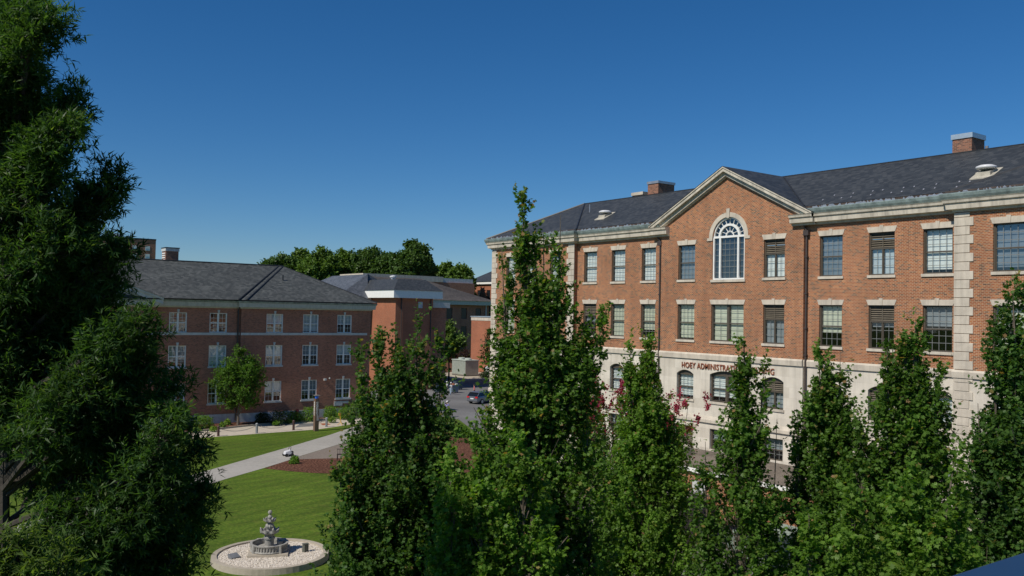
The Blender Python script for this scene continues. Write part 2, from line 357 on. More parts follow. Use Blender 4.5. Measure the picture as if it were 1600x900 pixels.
def window(par, F, a, b, z0, z1, kind='dh', rise=0, blind=('blind', 1.0), fm='brown', lintel=True, sill=True, rows=3, cols=4, rec=.1, glass='glass', sm='trim', key=True, mbar=.012):
    """one window: frame mesh with its sashes, panes, blind, sill and lintel as children"""
    a, b = min(a, b), max(a, b); zt = z1-rise; fwd = .07; d0, d1 = -rec-.12, -rec
    mb = MB()
    fbox(mb, F, a, a+fwd, z0, zt, d0, d1); fbox(mb, F, b-fwd, b, z0, zt, d0, d1)
    fbox(mb, F, a+fwd, b-fwd, z0, z0+fwd, d0, d1-.002); fbox(mb, F, a+fwd, b-fwd, zt-fwd, zt, d0, d1-.002)
    if rise:
        arc = arc_pts(a, b, z1, rise); fpoly(mb, F, [(a, zt+.002)]+[p for p in arc if p[1] > zt+.01]+[(b, zt+.002)], d0+.03, d1-.02)
    units = [(a+fwd, b-fwd)]
    if kind in ('pair', 'pairlouvre'):
        c = (a+b)/2; wm = .09 if fm == 'brown' else .06
        fbox(mb, F, c-wm, c+wm, z0+fwd, zt-fwd, d0, d1); units = [(a+fwd, c-wm), (c+wm, b-fwd)]
    zl = zt-fwd
    if 'louvre' in kind:
        zl = z0+.62*(zt-z0) if kind != 'fulllouvre' else z0+fwd
        if kind == 'louvre':
            c = (a+b)/2; fbox(mb, F, c-.03, c+.03, z0+fwd, zl-.04, d0, d1-.01); units = [(a+fwd, c-.03), (c+.03, b-fwd)]
            fbox(mb, F, a+fwd, b-fwd, zl-.04, zl+.04, d0, d1-.004)
    fr = mb.build('window', M[fm], par)
    if 'louvre' in kind:
        lm = MB(); z = zl+.06
        while z < zt-fwd-.05:
            lm.mesh([F(a+fwd, z, d1-.02), F(b-fwd, z, d1-.02), F(b-fwd, z+.015, d1-.02), F(a+fwd, z+.015, d1-.02),
                     F(a+fwd, z+.09, d0+.0), F(b-fwd, z+.09, d0+.0), F(b-fwd, z+.105, d0+.0), F(a+fwd, z+.105, d0+.0)],
                    [(0, 1, 2, 3), (4, 5, 6, 7), (0, 1, 5, 4), (3, 2, 6, 7), (0, 3, 7, 4), (1, 2, 6, 5)]); z += .115
        c = (a+b)/2; fbox(lm, F, c-.02, c+.02, zl+.045, zt-fwd, d0-.01, d1-.012)
        lm.build('louvre', M['louvre'], fr)
    if kind != 'fulllouvre':
        sm_ = MB(); mu = MB(); gl = MB(); bl = MB(); zm = (z0+zl)/2
        for u0, u1 in units:
            if kind != 'louvre': fbox(sm_, F, u0, u1, zm-.035, zm+.035, d0+.02, d1-.03)
            for p in (u0, u1-.035): fbox(sm_, F, p, p+.035, z0+fwd, zl, d0+.03, d1-.045)
            nc = cols if len(units) == 1 else max(2, cols//2)
            for i in range(1, nc): p = u0+(u1-u0)*i/nc; fbox(mu, F, p-mbar, p+mbar, z0+fwd, zl, d0+.045, d0+.06)
            nr = rows*2 if kind != 'louvre' else rows
            for i in range(1, nr): q = z0+fwd+(zl-z0-fwd)*i/nr; fbox(mu, F, u0+.035, u1-.035, q-mbar, q+mbar, d0+.044, d0+.0585)
            opoly(gl, F, [(u0, z0+fwd), (u1, z0+fwd), (u1, zl), (u0, zl)], d0+.05)
            if blind:
                zb = zl-(zl-z0-fwd)*blind[1]
                bl.poly([F(u0-.02, zb, d0-.06), F(u1+.02, zb, d0-.06), F(u1+.02, zl, d0-.06), F(u0-.02, zl, d0-.06)])
        if sm_.f: sm_.build('sash', M[fm], fr)
        mu.build('glazing_bars', M['muntin' if fm == 'brown' else fm], fr)
        gl.build('pane', M[glass], fr, fix=False)
        if blind: bl.build('blind', M[blind[0]], fr, fix=False)
    if sill:
        s_ = MB(); fbox(s_, F, a-.08, b+.08, z0-.15, z0, -rec-.1, .07); s_.build('sill', M[sm], fr)
    if lintel:
        l = MB(); c = (a+b)/2; h = .30
        fpoly(l, F, [(a-.02, z1+.002), (b+.02, z1+.002), (b+.14, z1+h), (a-.14, z1+h)], 0, .03)
        if key: fpoly(l, F, [(c-.07, z1), (c+.07, z1), (c+.11, z1+h+.07), (c-.11, z1+h+.07)], 0, .06)
        l.build('lintel', M[sm], fr)
    return fr

# ------------------------------------------------------------------ foliage
rng = np.random.default_rng(7)
MAPLE = (np.array([(0, 0, 0), (.30, .48, -.05), (.42, .22, .02), (.62, .55, -.08), (.72, .2, 0), (1, 0, -.12), (.30, -.48, -.05), (.42, -.22, .02), (.62, -.55, -.08), (.72, -.2, 0)]),
         [(0, 1, 2, 3, 4, 5), (0, 5, 9, 8, 7, 6)])
OAKL = (np.array([(0, 0, 0), (.35, .10, .02), (1, 0, -.12), (.35, -.10, .02)]), [(0, 1, 2, 3)])
BLOB = (np.array([(0, 0, 0), (.5, .38, .05), (1, 0, -.1), (.5, -.38, .05)]), [(0, 1, 2, 3)])
def unit(a): return a/np.maximum(np.linalg.norm(a, axis=1, keepdims=True), 1e-9)
def leaves(name, P, A, Nn, S, tmpl, mats, mi, parent, oloc):
    T, F_ = tmpl; n = len(P); A = unit(A); Sd = unit(np.cross(Nn, A)); Nn = np.cross(A, Sd)
    V = (P[:, None]+S[:, None, None]*(T[None, :, 0:1]*A[:, None]+T[None, :, 1:2]*Sd[:, None]+T[None, :, 2:3]*Nn[:, None])).reshape(-1, 3)
    V = V-np.array(oloc)
    k = len(T); me = bpy.data.meshes.new(name); me.vertices.add(len(V)); me.vertices.foreach_set('co', V.astype(np.float32).ravel())
    lp = np.concatenate([np.array(f) for f in F_]); per = len(lp)
    idx = (np.arange(n)[:, None]*k+lp[None]).ravel(); me.loops.add(len(idx)); me.loops.foreach_set('vertex_index', idx.astype(np.int32))
    tot = np.tile([len(f) for f in F_], n); st = np.concatenate([[0], np.cumsum(tot)[:-1]])
    me.polygons.add(len(tot)); me.polygons.foreach_set('loop_start', st.astype(np.int32)); me.polygons.foreach_set('loop_total', tot.astype(np.int32))
    me.polygons.foreach_set('material_index', np.repeat(mi, len(F_)).astype(np.int32))
    for q in mats: me.materials.append(q)
    me.update(calc_edges=True); me.validate()
    o = bpy.data.objects.new(name, me); col.objects.link(o); o.parent = parent
    return o
def spray(centers, rad, nshoot, nleaf, slen, size, outc, droop=.25, young=0.0, upb=.8, tipmask=None, vert=.55, tuft=False):
    """leaf positions for clusters: each cluster holds shoots, each shoot carries leaves along its length"""
    C = np.repeat(centers, nshoot, 0); O = np.repeat(outc, nshoot, 0); n = len(C)
    rr = np.repeat(rad, nshoot)[:, None]
    P0 = C+rng.normal(size=(n, 3))*rr*np.array([.45, .45, vert])
    D = unit(O*.55+np.array([0, 0, upb])+rng.normal(size=(n, 3))*.5)
    q_ = rng.random(n); L = slen*(.45+.65*q_+1.1*q_**7)
    t = np.tile((np.arange(nleaf)+.5)/nleaf, n)[:, None]
    if tuft: t = t**.45
    P0r = np.repeat(P0, nleaf, 0); Dr = np.repeat(D, nleaf, 0); Lr = np.repeat(L, nleaf)[:, None]
    P = P0r+Dr*Lr*t+rng.normal(size=(n*nleaf, 3))*.02
    A = unit(rng.normal(size=(n*nleaf, 3))*(.6 if tuft else 1)+Dr*.8+np.array([0, 0, -droop]))
    Nn = unit(rng.normal(size=(n*nleaf, 3))*.55+np.array([0, 0, 1.0])+np.repeat(O, nleaf, 0)*.45)
    S = size*(.6+.7*rng.random(n*nleaf))
    ym = np.zeros(n*nleaf, int)
    if young > 0:
        pr = np.repeat(np.repeat(tipmask, nshoot) if tipmask is not None else np.ones(n), nleaf)
        ym = ((rng.random(n*nleaf) < young*pr) & (t[:, 0] > .55)).astype(int)
    return P, A, Nn, S, ym
def spindle(B, T, Rm, ncl, peak=.3, shape='cone'):
    """clusters through a leader; returns centres, outward dirs, radii, foot points, height fraction"""
    B, T = np.array(B), np.array(T); ax = T-B; Rm = max(Rm, .05)
    t = rng.random(ncl*4)
    if shape == 'dome': prof = np.sqrt(np.maximum(0, 1-(2*t-1)**2))
    else: prof = np.minimum(1, (t/peak)**.6)*np.minimum(1, ((1-t)/(1-peak)))**(.95 if shape == 'cone' else .75)
    keep = rng.random(ncl*4) < prof+.06; t = t[keep][:ncl]; prof = prof[keep][:ncl]; n = len(t)
    a = rng.random(n)*2*np.pi; u = rng.random(n)**.42
    rad = Rm*prof*u*(.75+.22*np.sin(3*a+t*11+Rm*9)+.18*np.sin(5*a-t*23)+.3*rng.random(n))
    axn = ax/np.linalg.norm(ax); h_ = np.cross(axn, [0.3, 1, 0]); h_ /= np.linalg.norm(h_); k_ = np.cross(axn, h_)
    if shape == 'dome': out = np.cos(a)[:, None]*h_+np.sin(a)[:, None]*k_+axn*((t-.5)*1.2)[:, None]
    else: out = np.stack([np.cos(a), np.sin(a), np.zeros(n)], 1)
    ctr = B+ax*t[:, None]+out*rad[:, None]
    foot = B+ax*np.maximum(0, t-.10-.12*rad/max(Rm, .1))[:, None]
    return ctr, out, prof, foot, t
def make_tree(name, label, cat, base, leaders, leaf, size, mats, wood, trunk_r=.13, dens=1.0, crad=.30, nshoot=8, nleaf=9, slen=.38, young=.0, group=None, seed=1, droop=.25, twig=True, upb=.8, peak=.3, shape='cone', vert=.55, tuft=False, sprigs=0):
    global rng
    rng = np.random.default_rng(seed); rd = random.Random(seed)
    base = Vector(base); o = thing(name, label, cat, base, group)
    wm = MB(); Cs = []; Os = []; Rs = []; Tm = []
    main = max(leaders, key=lambda l: l[1][2]); leaders = list(leaders)
    if sprigs:
        body = max(leaders, key=lambda l: l[2])
        for i in range(sprigs):
            t = rd.uniform(.12, .86); a_ = rd.random()*6.283; Bb, Tb = Vector(body[0]), Vector(body[1]); c0 = Bb+(Tb-Bb)*t; ln = body[2]*(1-t)**.8*rd.uniform(.85, 1.35)+.25
            h_ = Vector((math.cos(a_), math.sin(a_), 0)); leaders.append((c0+h_*ln*.35, c0+h_*ln*1.0+Vector((0, 0, ln*rd.uniform(.7, 1.3))), rd.uniform(.13, .26), rd.randint(5, 9)))
    mt = Vector(main[1]); 
    pts = [base+(mt-base)*t+Vector((rd.uniform(-.07, .07), rd.uniform(-.07, .07), 0))*(0 if t in (0, 1) else 1) for t in (0, .12, .25, .4, .55, .7, .85, .98)]
    wm.tube(pts, [trunk_r*1.35]+[trunk_r*(1-.93*t) for t in (.12, .25, .4, .55, .7, .85, .98)], 7)
    for B, T, Rm, ncl in leaders:
        B, T = Vector(B), Vector(T); Bz = B.copy()
        if Bz.z < base.z+1.2:                # keep foliage off the ground
            k = (base.z+1.2-B.z)/(T.z-B.z); B = B+(T-B)*k
        ctr, out, prof, foot, t = spindle(B, T, Rm, int(ncl*dens), peak, shape)
        # leader wood from the trunk
        q = base+(mt-base)*max(.05, min(.8, ((B.z-base.z)-1.0)/max(.1, mt.z-base.z)))
        if (T-mt).length > .4: wm.tube([q, B+(T-B)*.2, B+(T-B)*.6, T], [trunk_r*.38, trunk_r*.30, trunk_r*.18, .008], 5)
        if twig:
            for c, f in zip(ctr, foot): 
                f_ = Vector(f); c_ = Vector(c); wm.tube([f_, (f_+c_)/2+Vector((0, 0, -.06)), c_+Vector((0, 0, .12))], [.018, .012, .005], 3, cap=False)
        Cs.append(ctr); Os.append(out+np.array([0, 0, .15])); Rs.append(crad*(.45+.75*prof)); Tm.append(np.clip((t-.45)*2.0, .05, 1))
    Cs, Os, Rs, Tm = np.concatenate(Cs), np.concatenate(Os), np.concatenate(Rs), np.concatenate(Tm)
    wm.build('trunk', wood, o, fix=False)
    P, A, Nn, S, ym = spray(Cs, Rs, nshoot, nleaf, slen, size, Os, droop, young, upb, Tm, vert, tuft)
    leaves('crown', P, A, Nn, S, leaf, mats, ym, o, base)
    return o
def bush(name, label, cat, loc, rx, ry, h, mats, n=900, size=.12, group=None, seed=1, boxy=.0, leaf=BLOB):
    global rng
    rng = np.random.default_rng(seed); loc = Vector(loc); o = thing(name, label, cat, loc, group)
    d = unit(rng.normal(size=(n, 3))); d[:, 2] = np.abs(d[:, 2])*1.0
    if boxy: d = d/np.maximum(np.abs(d).max(1, keepdims=True), 1e-6)*boxy+d*(1-boxy)
    u = rng.random(n)[:, None]**.25*(.93+.14*rng.random(n)[:, None])
    lump = 1+.10*np.sin(d[:, 0:1]*7+seed)*np.cos(d[:, 1:2]*6+seed*2)
    P = d*u*lump*np.array([rx, ry, h*.93])+np.array(loc)+np.array([0, 0, .04])
    A = unit(rng.normal(size=(n, 3))+d*.9); Nn = unit(d+rng.normal(size=(n, 3))*.5+np.array([0, 0, .5]))
    w = MB()
    for k in range(5):
        a = k*1.3+seed; w.tube([loc+Vector((.04*math.cos(a), .04*math.sin(a), 0)), loc+Vector((rx*.5*math.cos(a), ry*.5*math.sin(a), h*.75))], [.03, .008], 5)
    w.build('stem', M['bark_dark'], o, fix=False)
    mi = (rng.random(n) < .3).astype(int) if len(mats) > 1 else np.zeros(n, int)
    leaves('foliage', P, A, Nn, size*(.6+.8*rng.random(n)), leaf, mats, mi, o, loc)
    return o

# ================================================================== ground
g = MB(); g.poly([(-900, -300, 0), (1200, -300, 0), (1200, 1400, 0), (-900, 1400, 0)]); struct('lawn', g, M['grass'])
def sheet(name, pts, z, m, th=None):
    s = MB()
    if th: s.prism([(x, y, z) for x, y in pts], [(x, y, z+th) for x, y in pts])
    else: s.poly([(x, y, z) for x, y in pts])
    return struct(name, s, m)
sheet('footpath', [(-10, 36.2), (8.6, 49.2), (19.2, 58.3), (22.8, 60.95), (25.5, 63.1), (27, 64.5), (32.1, 68.5), (36, 71.2), (41, 75.6), (46, 78.6), (46, 82.2), (39.6, 79.4), (34, 74.2), (27.9, 69.1), (19.2, 62), (8.7, 53.3), (-10, 39.5)], .010, M['concrete'])
sheet('walkway', [(-10, 77.4), (22.1, 77.7), (34.5, 78.1), (39.6, 80.2), (44, 83.0), (50, 81.2), (50, 84.6), (41.5, 84.6), (34.6, 84.0), (29, 83.0), (23.7, 81.3), (14, 79.6), (-10, 79.4)], .006, M['walk'])
sheet('planting_bed', [(-10, 79.6), (14, 79.85), (23.7, 81.5), (29, 83.25), (34.6, 84.25), (43, 84.85), (43.5, 86.2), (-10, 86.2)], .004, M['mulch'], .12)
k = MB()
kp = [(-10, 79.5), (14, 79.72), (23.7, 81.4), (29, 83.12), (34.6, 84.12), (43, 84.72)]
for (a, b), (c, d) in zip(kp, kp[1:]): k.hexa([(a, b-.08, 0), (c, d-.08, 0), (c, d+.08, 0), (a, b+.08, 0), (a, b-.08, .16), (c, d-.08, .16), (c, d+.08, .16), (a, b+.08, .16)])
struct('bed_kerb', k, M['kerb'])
sheet('mulch_bed', [(22.9, 60.9), (23.9, 59.2), (25.1, 57.6), (26.8, 56.1), (31, 52.6), (36.5, 52.0), (41.5, 56), (43.5, 63), (45, 70), (41, 71), (36, 65.8), (29.4, 62.2), (26.2, 63.4), (25.4, 63.05)], .012, M['mulch'])
sheet('paved_terrace', [(27, 64.45), (26.25, 63.42), (29.4, 62.2), (36, 65.8), (41, 71), (45, 75), (46, 78.5), (41, 75.5), (36, 71.15), (32.1, 68.45)], .008, M['pavers'])
sheet('car_park', [(46.2, 68), (58.2, 68), (58.2, 84.0), (60, 86), (62, 84.5), (62, 74), (90, 80), (110, 100), (118, 132), (96, 142), (70, 124), (54, 108), (50.5, 92), (50.5, 78)], .014, M['asphalt'])
sheet('traffic_island', [(58.4, 74), (61.8, 74), (61.8, 84.2), (60.1, 85.6), (58.4, 83.8)], .0, M['kerb'], .15)
sheet('island_mulch', [(58.7, 74.3), (61.5, 74.3), (61.5, 84.0), (60.1, 85.2), (58.7, 83.6)], .152, M['mulch'])
sheet('service_yard', [(23, 6), (43.3, 6), (43.3, 44), (30, 44), (26, 36), (23.5, 26)], .010, M['yard'])
sheet('hard_standing', [(79, 121), (99, 121), (99, 140), (79, 140)], .018, M['kerb'], .2)
# small tree's shadow laid as a dark sheet; orange plate let into the walk
p0 = gnd(460, 668); p1 = gnd(491, 666); p2 = gnd(494, 661); p3 = gnd(470, 662)
sheet('walkway_shadow', [(p.x, p.y) for p in (p0, p1, p2, p3)], .016, M['asphalt'])
M['orange_plate'] = plain('orange_tactile_plate', (.32, .09, .035), .8, var=.25, ns_=6)
p0 = gnd(504, 664.5); p1 = gnd(517, 663.5); p2 = gnd(511, 661.5); p3 = gnd(500, 662)
sheet('tactile_plate', [(p.x, p.y) for p in (p0, p1, p2, p3)], .02, M['orange_plate'])

# ================================================================== administration building
XM, XP, XC = 43.4, 43.05, 43.25
Fm, Fp, Fc = FW(XM), FW(XP), FW(XC)
adm = thing('administration_building', 'long orange brick and limestone building with slate roof, pediment and bronze lettering, on the right', 'building', (XM, 36, 0))
segs = [(Fp, 50.85, 61.75), (Fm, 41.9, 50.85), (Fc, 30.6, 41.9), (Fm, 21.76, 30.6), (Fp, 10.9, 21.76)]
xs3 = [(48.63, 50.08), (45.61, 47.02), (42.56, 43.93), (38.87, 40.33), (31.9, 33.4), (28.2, 29.65), (25.13, 26.6), (22.05, 23.58)]
ypav = [(58.4, 59.7), (55.5, 56.8), (52.5, 53.8)]; yrp = [(18.5, 19.95), (15.6, 17.1), (12.6, 14.1)]
T0, T1 = 13.9, 16.2; S0, S1 = 9.95, 12.28; A0, A1 = 6.1, 7.97; B0, B1 = 3.05, 4.35
lou3 = {31.9, 25.13}; lou2 = {48.63, 31.9, 25.13}; loua = {31.9, 48.63, 25.13}
wins = []   # (F, a, b, z0, z1, row, kind)
for a, b in xs3:
    F = Fm if (a > 41.9 or a < 30.6) else Fc
    wins.append((F, a, b, T0, T1, 3, 'louvre' if a in lou3 else 'dh'))
    wins.append((F, a, b, S0, S1, 2, 'louvre' if a in lou2 else 'dh'))
    wins.append((F, a, b, A0, A1, 1, 'louvre' if a in loua else 'dh'))
    wins.append((F, a, b, B0, B1, 0, 'fulllouvre' if a in (38.87, 28.2) else 'dh'))
for a, b in ypav+yrp:
    wins.append((Fp, a, b, T0, T1, 3, 'louvre' if a == 55.5 else 'dh')); wins.append((Fp, a, b, S0, S1, 2, 'dh'))
    wins.append((Fp, a, b, A0, A1, 1, 'dh')); wins.append((Fp, a, b, B0, B1, 0, 'dh'))
wins.append((Fc, 34.87, 37.44, S0, S1, 2, 'pair')); wins.append((Fc, 35.03, 37.49, A0, A1+.1, 1, 'pair')); wins.append((Fc, 35.1, 37.45, B0, B1, 0, 'pair'))
ARCH = (34.85, 37.4, 13.85, 17.8)
brick = MB(); stone = MB()
for F, s0, s1 in segs:
    inn = [x for x in wins if s0 < (x[1]+x[2])/2 < s1]
    bo = [(x[1], x[2], x[3], x[4]) for x in inn if x[5] >= 2]
    if F is Fc:
        zt = 18.0; g0, g1 = 31.6, 41.0
        o2 = bo+[(ARCH[0], ARCH[1], ARCH[2], ARCH[3], 1.275)]
        wall(brick, F, g0, g1, 9.1, zt, o2, .25); wall(brick, F, s0, g0, 9.1, 16.9, [], .25); wall(brick, F, g1, s1, 9.1, 16.9, [], .25)
        gl = lambda s: 20.62-.52*abs(s-36.25)
        brick.poly([F(g1, 16.9, 0), F(s1, 16.9, 0), F(s1, gl(s1), 0), F(g1, gl(g1), 0)]); brick.poly([F(g0, 16.9, 0), F(s0, 16.9, 0), F(s0, gl(s0), 0), F(g0, gl(g0), 0)])
        brick.poly([F(g0, zt, 0), F(g1, zt, 0), F(g1, gl(g1), 0), F(36.25, gl(36.25), 0), F(g0, gl(g0), 0)])
    else: wall(brick, F, s0, s1, 9.1, 16.9, bo, .25)
    so_ = [(x[1], x[2], x[3], x[4], .26 if x[5] == 1 else 0) for x in inn if x[5] < 2]
    wall(stone, F, s0, s1, 0, 9.1, so_, .3)
# steps between planes, the ends and the back
for y, xa, xb in ((50.85, XP, XM), (30.6, XC, XM), (10.9, XP, 54.9)): brick.poly([(xa, y, 9.1), (xb, y, 9.1), (xb, y, 16.9), (xa, y, 16.9)]); stone.poly([(xa, y, 0), (xb, y, 0), (xb, y, 9.1), (xa, y, 9.1)])
for y, xa, xb in ((41.9, XC, XM), (21.76, XP, XM), (61.75, XP, 54.9)): brick.poly([(xa, y, 9.1), (xb, y, 9.1), (xb, y, 16.9), (xa, y, 16.9)]); stone.poly([(xa, y, 0), (xb, y, 0), (xb, y, 9.1), (xa, y, 9.1)])
brick.poly([(54.9, 10.9, 9.1), (54.9, 61.75, 9.1), (54.9, 61.75, 16.9), (54.9, 10.9, 16.9)]); stone.poly([(54.9, 10.9, 0), (54.9, 61.75, 0), (54.9, 61.75, 9.1), (54.9, 10.9, 9.1)])
bw = brick.build('brick_wall', M['brick'], adm, fix=False); stone.build('stone_base', M['stone'], adm, fix=False)
fl = MB()
for z in (5.4, 9.2, 13.2, 17.0): fl.box(43.95, 54.8, 11.0, 61.6, z, z+.2)
fl.build('floor_slab', M['dark'], adm)
# belt course, water table, cornice, gutter
bel = MB(); wt = MB(); pieces = []
cprof = [(0, 16.88), (.10, 16.88), (.12, 16.98), (.32, 17.02), (.34, 17.28), (.42, 17.33), (.44, 17.44), (.48, 17.5), (0, 17.5)]
gprof = [(.20, 17.5), (.47, 17.502), (.53, 17.62), (.56, 17.76), (.51, 17.80), (.2, 17.74)]
for F, s0, s1 in segs:
    k0, k1 = (-1, -1) if F is Fm else (1, 1)
    if F is Fc: k0 = k1 = 0
    if F is Fm: k0, k1 = ((-1, 0) if s0 < 30 else (0, -1)); k0, k1 = ((0, -1) if s0 > 30 else (-1, 0))
    if F is Fm: # against pavilion: butt end (covered by its mitre); against the centre: butt
        k0 = k1 = 0
    sweep(bel, F, [(0, 8.73), (.09, 8.73), (.11, 9.02), (.05, 9.12), (0, 9.12)], s0, s1, k0, k1)
    sweep(wt, F, [(0, 4.72), (.12, 4.72), (.12, 4.9), (.02, 5.12), (0, 5.12)], s0, s1, k0, k1)
    if F is not Fc:
        cor, gut, bd = MB(), MB(), MB(); pieces += [('cornice', cor, 'cornice'), ('gutter', gut, 'copper'), ('eave_board', bd, 'rust')]
        sweep(cor, F, cprof, s0, s1, k0, k1); sweep(gut, F, gprof, s0, s1, k0, k1)
        sweep(bd, F, [(.1, 17.74), (.38, 17.76), (.34, 17.93), (.1, 17.93)], s0, s1, k0, k1)
# returns of the pavilion cornice towards the main plane and round the ends
for Ff, xa, xb in ((FS(50.85), XP, XM-.0), (FN(21.76), XP, XM)):
    cor, gut = MB(), MB(); pieces += [('cornice', cor, 'cornice'), ('gutter', gut, 'copper')]
    for mb_, pr in ((cor, cprof), (gut, gprof)): sweep(mb_, Ff, pr, xa, xb, 1, 0)
for Ff in (FN(61.75), FS(10.9)):
    cor, gut = MB(), MB(); pieces += [('cornice', cor, 'cornice'), ('gutter', gut, 'copper')]
    sweep(cor, Ff, cprof, XP, 54.9, 1, 1); sweep(gut, Ff, gprof, XP, 54.9, 1, 1); sweep(bel, Ff, [(0, 8.73), (.09, 8.73), (.11, 9.02), (.05, 9.12), (0, 9.12)], XP, 54.9, 1, 1)
# horizontal returns at the feet of the pediment
for s0, s1 in ((41.15, 42.7), (29.8, 31.35)):
    cor = MB(); pieces.append(('cornice_return', cor, 'cornice')); sweep(cor, Fc, [(d+.03 if d else 0, z-.004) for d, z in cprof], s0, s1)
bel.build('belt_course', M['trim'], adm); wt.build('water_table', M['trim'], adm); 
for nm_, mb_, mt_ in pieces: mb_.build(nm_, M[mt_], adm)
# raking cornice
rk = MB()
def rl(s, t): return 20.95-.52*abs(s-36.25)-t
for t0, t1, dd in ((.0, .09, .50), (.09, .30, .45), (.30, .36, .30), (.36, .56, .24), (.56, .64, .12)):
    e0, e1 = 36.25-6.45, 36.25+6.45
    fpoly(rk, Fc, [(e0, rl(e0, t1)), (36.25, rl(36.25, t1)), (e1, rl(e1, t1)), (e1, rl(e1, t0)), (36.25, rl(36.25, t0)), (e0, rl(e0, t0))], -.02, dd)
rk.build('raking_cornice', M['cornice'], adm)
# gutters' snow-broken edge (icy looking metal flakes between slate and gutter)
rd = random.Random(5)
for s0, s1, X in ((42.9, 50.6, XM), (22.2, 29.9, XM), (11, 21.7, XP), (51.2, 61.5, XP)):
    top = []; s = s0
    while s < s1:
        top.append((s, 17.77+rd.choice((.01, .03, .10, .13, .16)))); s += rd.uniform(.03, .14)
    fk = MB(); fpoly(fk, FW(X), [(s0, 17.74)]+top+[(s1, 17.74)], .40, .412); fk.build('gutter_flashing', M['metal'], adm)
# roof
Ar, Br = Vector((48.9, 56.5, 20.95)), Vector((48.9, 16.2, 20.95)); ez = 17.95
rf = MB()
Vr = (48.88, 36.25, 20.94)
rf.poly([(43.05, 50.6, ez), (43.05, 42.05, ez), Vr, Ar]); rf.poly([(43.05, 30.45, ez), (43.05, 22.0, ez), Br, Vr])
rf.poly([(42.62, 62.15, 17.82), (42.62, 50.35, 17.82), Ar]); rf.poly([(42.62, 22.2, 17.82), (42.62, 10.5, 17.82), Br])
rf.poly([(42.62, 50.35, 17.82), (43.05, 50.6, ez), Ar]); rf.poly([(42.62, 22.2, 17.82), (43.05, 22.0, ez), Br])
rf.poly([(42.62, 62.15, 17.82), (55.3, 62.15, 17.82), Ar]); rf.poly([(42.62, 10.5, 17.82), (55.3, 10.5, 17.82), Br])
rf.poly([(55.3, 62.15, 17.82), (55.3, 10.5, 17.82), Br, Ar])
gx = 42.72
for sg in (1, -1):
    rf.poly([(gx, 36.25, 20.97), (49.2, 36.25, 20.97), (43.0, 36.25+sg*6.6, 20.97-.52*6.6), (gx, 36.25+sg*6.45, 20.97-.52*6.45)])
rf.poly([(43.6, 62.15, 17.80), (55.3, 62.15, 17.80), (55.3, 10.5, 17.80), (43.6, 10.5, 17.80)])
roof = rf.build('roof', M['slate'], adm, fix=False)
fs = MB()
for a, b in ((Vector((43.0, 50.6, ez+.02)), Ar), (Vector((43.0, 22.0, ez+.02)), Br), (Vector((42.62, 62.15, 17.84)), Ar)): fs.tube([a, b+Vector((0, 0, .02))], .07, 5)
fs.tube([Ar, Br], .06, 5)
for sg in (1, -1): fs.tube([(43.05, 36.25+sg*5.8, 17.98), (48.8, 36.25+sg*.1, 20.95)], .05, 5)
fs.build('ridge_flashing', M['flash'], roof)
for i in range(20):
    for j in range(2):
        y = 11.5+i*.95+j*.45
        if y > 29.6: continue
        x = 43.55+j*.55+(.15 if y > 22 else 0); z = ez+(x-43.05)*.513
        y += .12*((i*7+j*3)%5-2)
        sg_ = MB(); sg_.mesh([(x-.05, y-.04, z+.0), (x+.05, y-.04, z+.05), (x+.05, y+.04, z+.05), (x-.05, y+.04, z), (x-.0, y-.03, z+.07), (x+.0, y+.03, z+.07)], [(0, 1, 2, 3), (0, 4, 5, 3), (1, 2, 5, 4), (0, 1, 4), (3, 2, 5)]); sg_.build('snow_guard', M['metal'], roof)
def chimney(par, x0, x1, y0, y1, z0, z1, cap=.3, m='brick_chimney', capm='metal', nm='chimney'):
    c = MB(); c.box(x0, x1, y0, y1, z0, z1); co = c.build(nm, M[m], par)
    c = MB(); c.box(x0-.06, x1+.06, y0-.06, y1+.06, z1-cap, z1+.04); c.build('chimney_cap', M[capm], co)
    c = MB(); c.box(x0-.12, x1+.12, y0-.12, y1+.12, z0, z0+.12); c.build('chimney_base', M['trim'], co)
    return co
M['blue_cap'] = plain('galvanised_cap', (.42, .50, .56), .35, .4, var=.12)
chimney(roof, 49.3, 51.1, 48.2, 49.35, 20.6, 22.05, .16); chimney(roof, 49.3, 50.2, 49.9, 51.1, 20.5, 21.35, .2, capm='trim')
chimney(roof, 49.2, 50.65, 23.97, 25.06, 20.3, 22.05, .24, capm='blue_cap')
v_ = MB(); v_.box(50.68, 50.8, 23.8, 23.95, 20.3, 21.5); v_.build('vent_pipe', M['metal'], roof)
for (x, y) in ((45.0, 21.2), (45.2, 49.8)):
    z = ez+(x-43.05)*.513; c = MB(); sl = .513
    c.hexa([(x-.6, y-.55, z-.6*sl), (x+.6, y-.55, z+.6*sl), (x+.6, y+.55, z+.6*sl), (x-.6, y+.55, z-.6*sl), (x-.6, y-.55, z-.6*sl+.05), (x+.6, y-.55, z+.6*sl+.05), (x+.6, y+.55, z+.6*sl+.05), (x-.6, y+.55, z-.6*sl+.05)])
    c.hexa([(x-.36, y-.36, z-.36*sl+.052), (x+.36, y-.36, z+.36*sl+.052), (x+.36, y+.36, z+.36*sl+.052), (x-.36, y+.36, z-.36*sl+.052), (x-.36, y-.36, z-.36*sl+.24), (x+.36, y-.36, z+.36*sl+.12), (x+.36, y+.36, z+.36*sl+.12), (x-.36, y+.36, z-.36*sl+.24)])
    vo = c.build('roof_vent', M['ventbase'], roof)
    c = MB(); c.lathe([(.02, .20), (.44, .22), (.50, .27), (.47, .35), (.30, .42), (.02, .44)], (x, y, z+.03), 24); c.build('vent_dome', M['dome'], vo, smooth=True)
fp_ = MB(); fp_.tube([(46.6, 53.2, 19.6), (46.6, 53.2, 20.4)], .04, 6); fp_.build('vent_pipe', M['metal'], roof)
